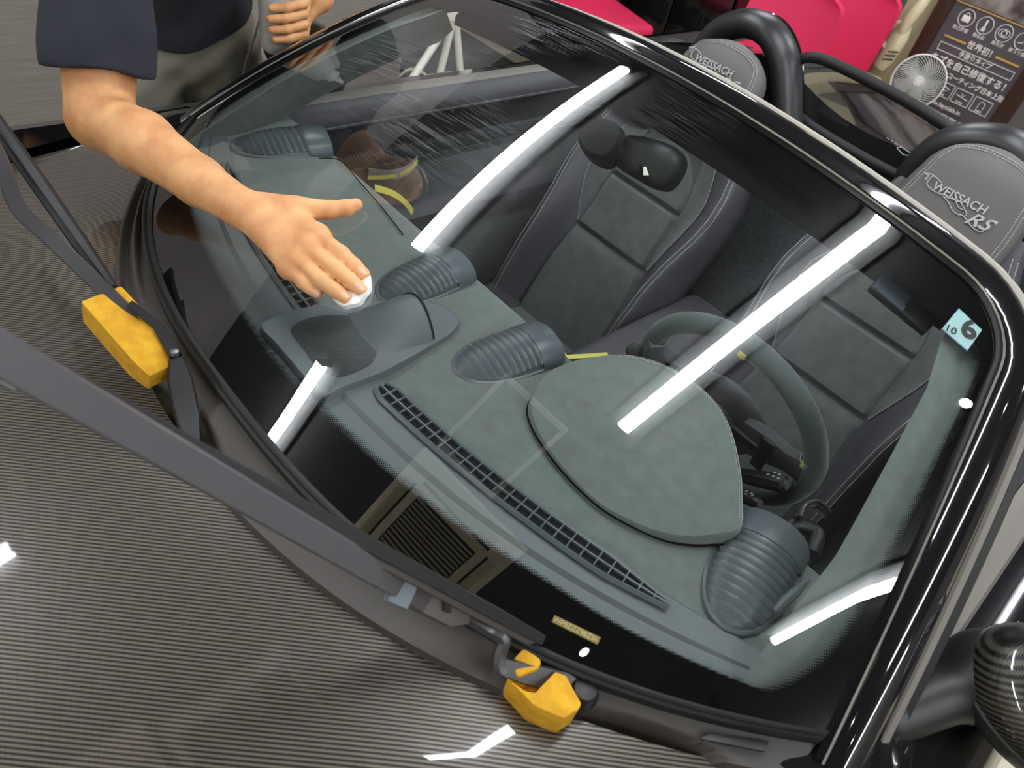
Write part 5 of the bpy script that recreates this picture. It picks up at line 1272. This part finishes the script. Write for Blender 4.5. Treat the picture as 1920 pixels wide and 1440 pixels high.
# ---- rug, rolling cabinet, stand and power strip seen through the passenger door window
P_ = [UZ(855, 93, .0), UZ(912, 90, .0), UZ(988, 142, .0), UZ(880, 165, 0)]
x0_, x1_, y0_, y1_ = -3.35, P_[2][0], 2.12, P_[1][1]+.02
bm = box(((x0_+x1_)/2, (y0_+y1_)/2, .004), (x1_-x0_, y1_-y0_, .008), bev=.002)
bm_obj('rug', bm, mat('charcoal_rug', s2l(74, 72, 74), .98, bump=(400, .9), var=(160, s2l(48, 46, 48), .4, .6)), None, label='charcoal floor rug seen through the far side window', cat='rug')
rc = empty('rolling_cabinet', (-3.0, 3.35, 0), 'black rolling cabinet standing at the edge of the rug', 'cabinet')
bm_obj('cabinet_body', box((-3.0, 3.36, .49), (.62, .44, .82), bev=.01), M_BLACKPL, rc)
for dx in (-.26, .26):
    for dy in (-.17, .17): V, Fc = lathe([(.001, -.012), (.03, -.012), (.03, .012), (.001, .012)], 14, (-3.0+dx, 3.36+dy, .03), (1, 0, 0)); obj('caster', V, Fc, M_STEEL, rc)
    bm_obj('caster_fork', box((-3.0+dx, 3.36, .07), (.03, .38, .03)), M_STEEL, rc)
hub = UX(853, 20, -2.05); ft = []
st = empty('tripod_stand', (hub[0], hub[1], 0), 'white tubular tripod stand seen through the far side window', 'stand')
for a, b in (((838, 75), (776, 160)), ((845, 70), (824, 150)), ((857, 68), (864, 148))):
    p0, p1 = UX(*a, -2.05), UX(*b, -2.0 if a[0] == 838 else -2.05); k = p0[2]/(p0[2]-p1[2]); e_ = p0+(p1-p0)*k; e_[2] = .008; top = hub*.85+p0*.15
    obj('stand_leg', *tube([e_, top], [.017, .017], 12), M_WHITE, st); V, Fc = lathe([(.001, -.008), (.022, -.008), (.02, .012), (.001, .014)], 12, e_); obj('foot', V, Fc, M_RUBBER, st)
V, Fc = lathe([(.001, -.03), (.05, -.03), (.05, .02), (.03, .04), (.03, .5), (.001, .5)], 18, hub); obj('stand_post', V, Fc, M_WHITE, st)
pc = UZ(708, 152, .05); ps = empty('power_strip', (pc[0], pc[1], 0), 'cream power strip with a looped cord on the floor past the far door', 'power strip')
bm_obj('socket_box', box((pc[0], pc[1], .03), (.10, .18, .06), bev=.012), M_CREAM, ps)
for i in range(3): bm_obj('socket', box((pc[0], pc[1]-.05+.05*i, .061), (.03, .03, .006), bev=.002), M_WHITE, ps)
V, Fc = tube(spline([(pc[0], pc[1]+.09, .03), (pc[0]+.02, pc[1]+.18, .10), (pc[0]+.06, pc[1]+.26, .08), (pc[0]+.08, pc[1]+.28, .012)], 6), .007, 8); obj('cord', V, Fc, M_CREAM, ps)
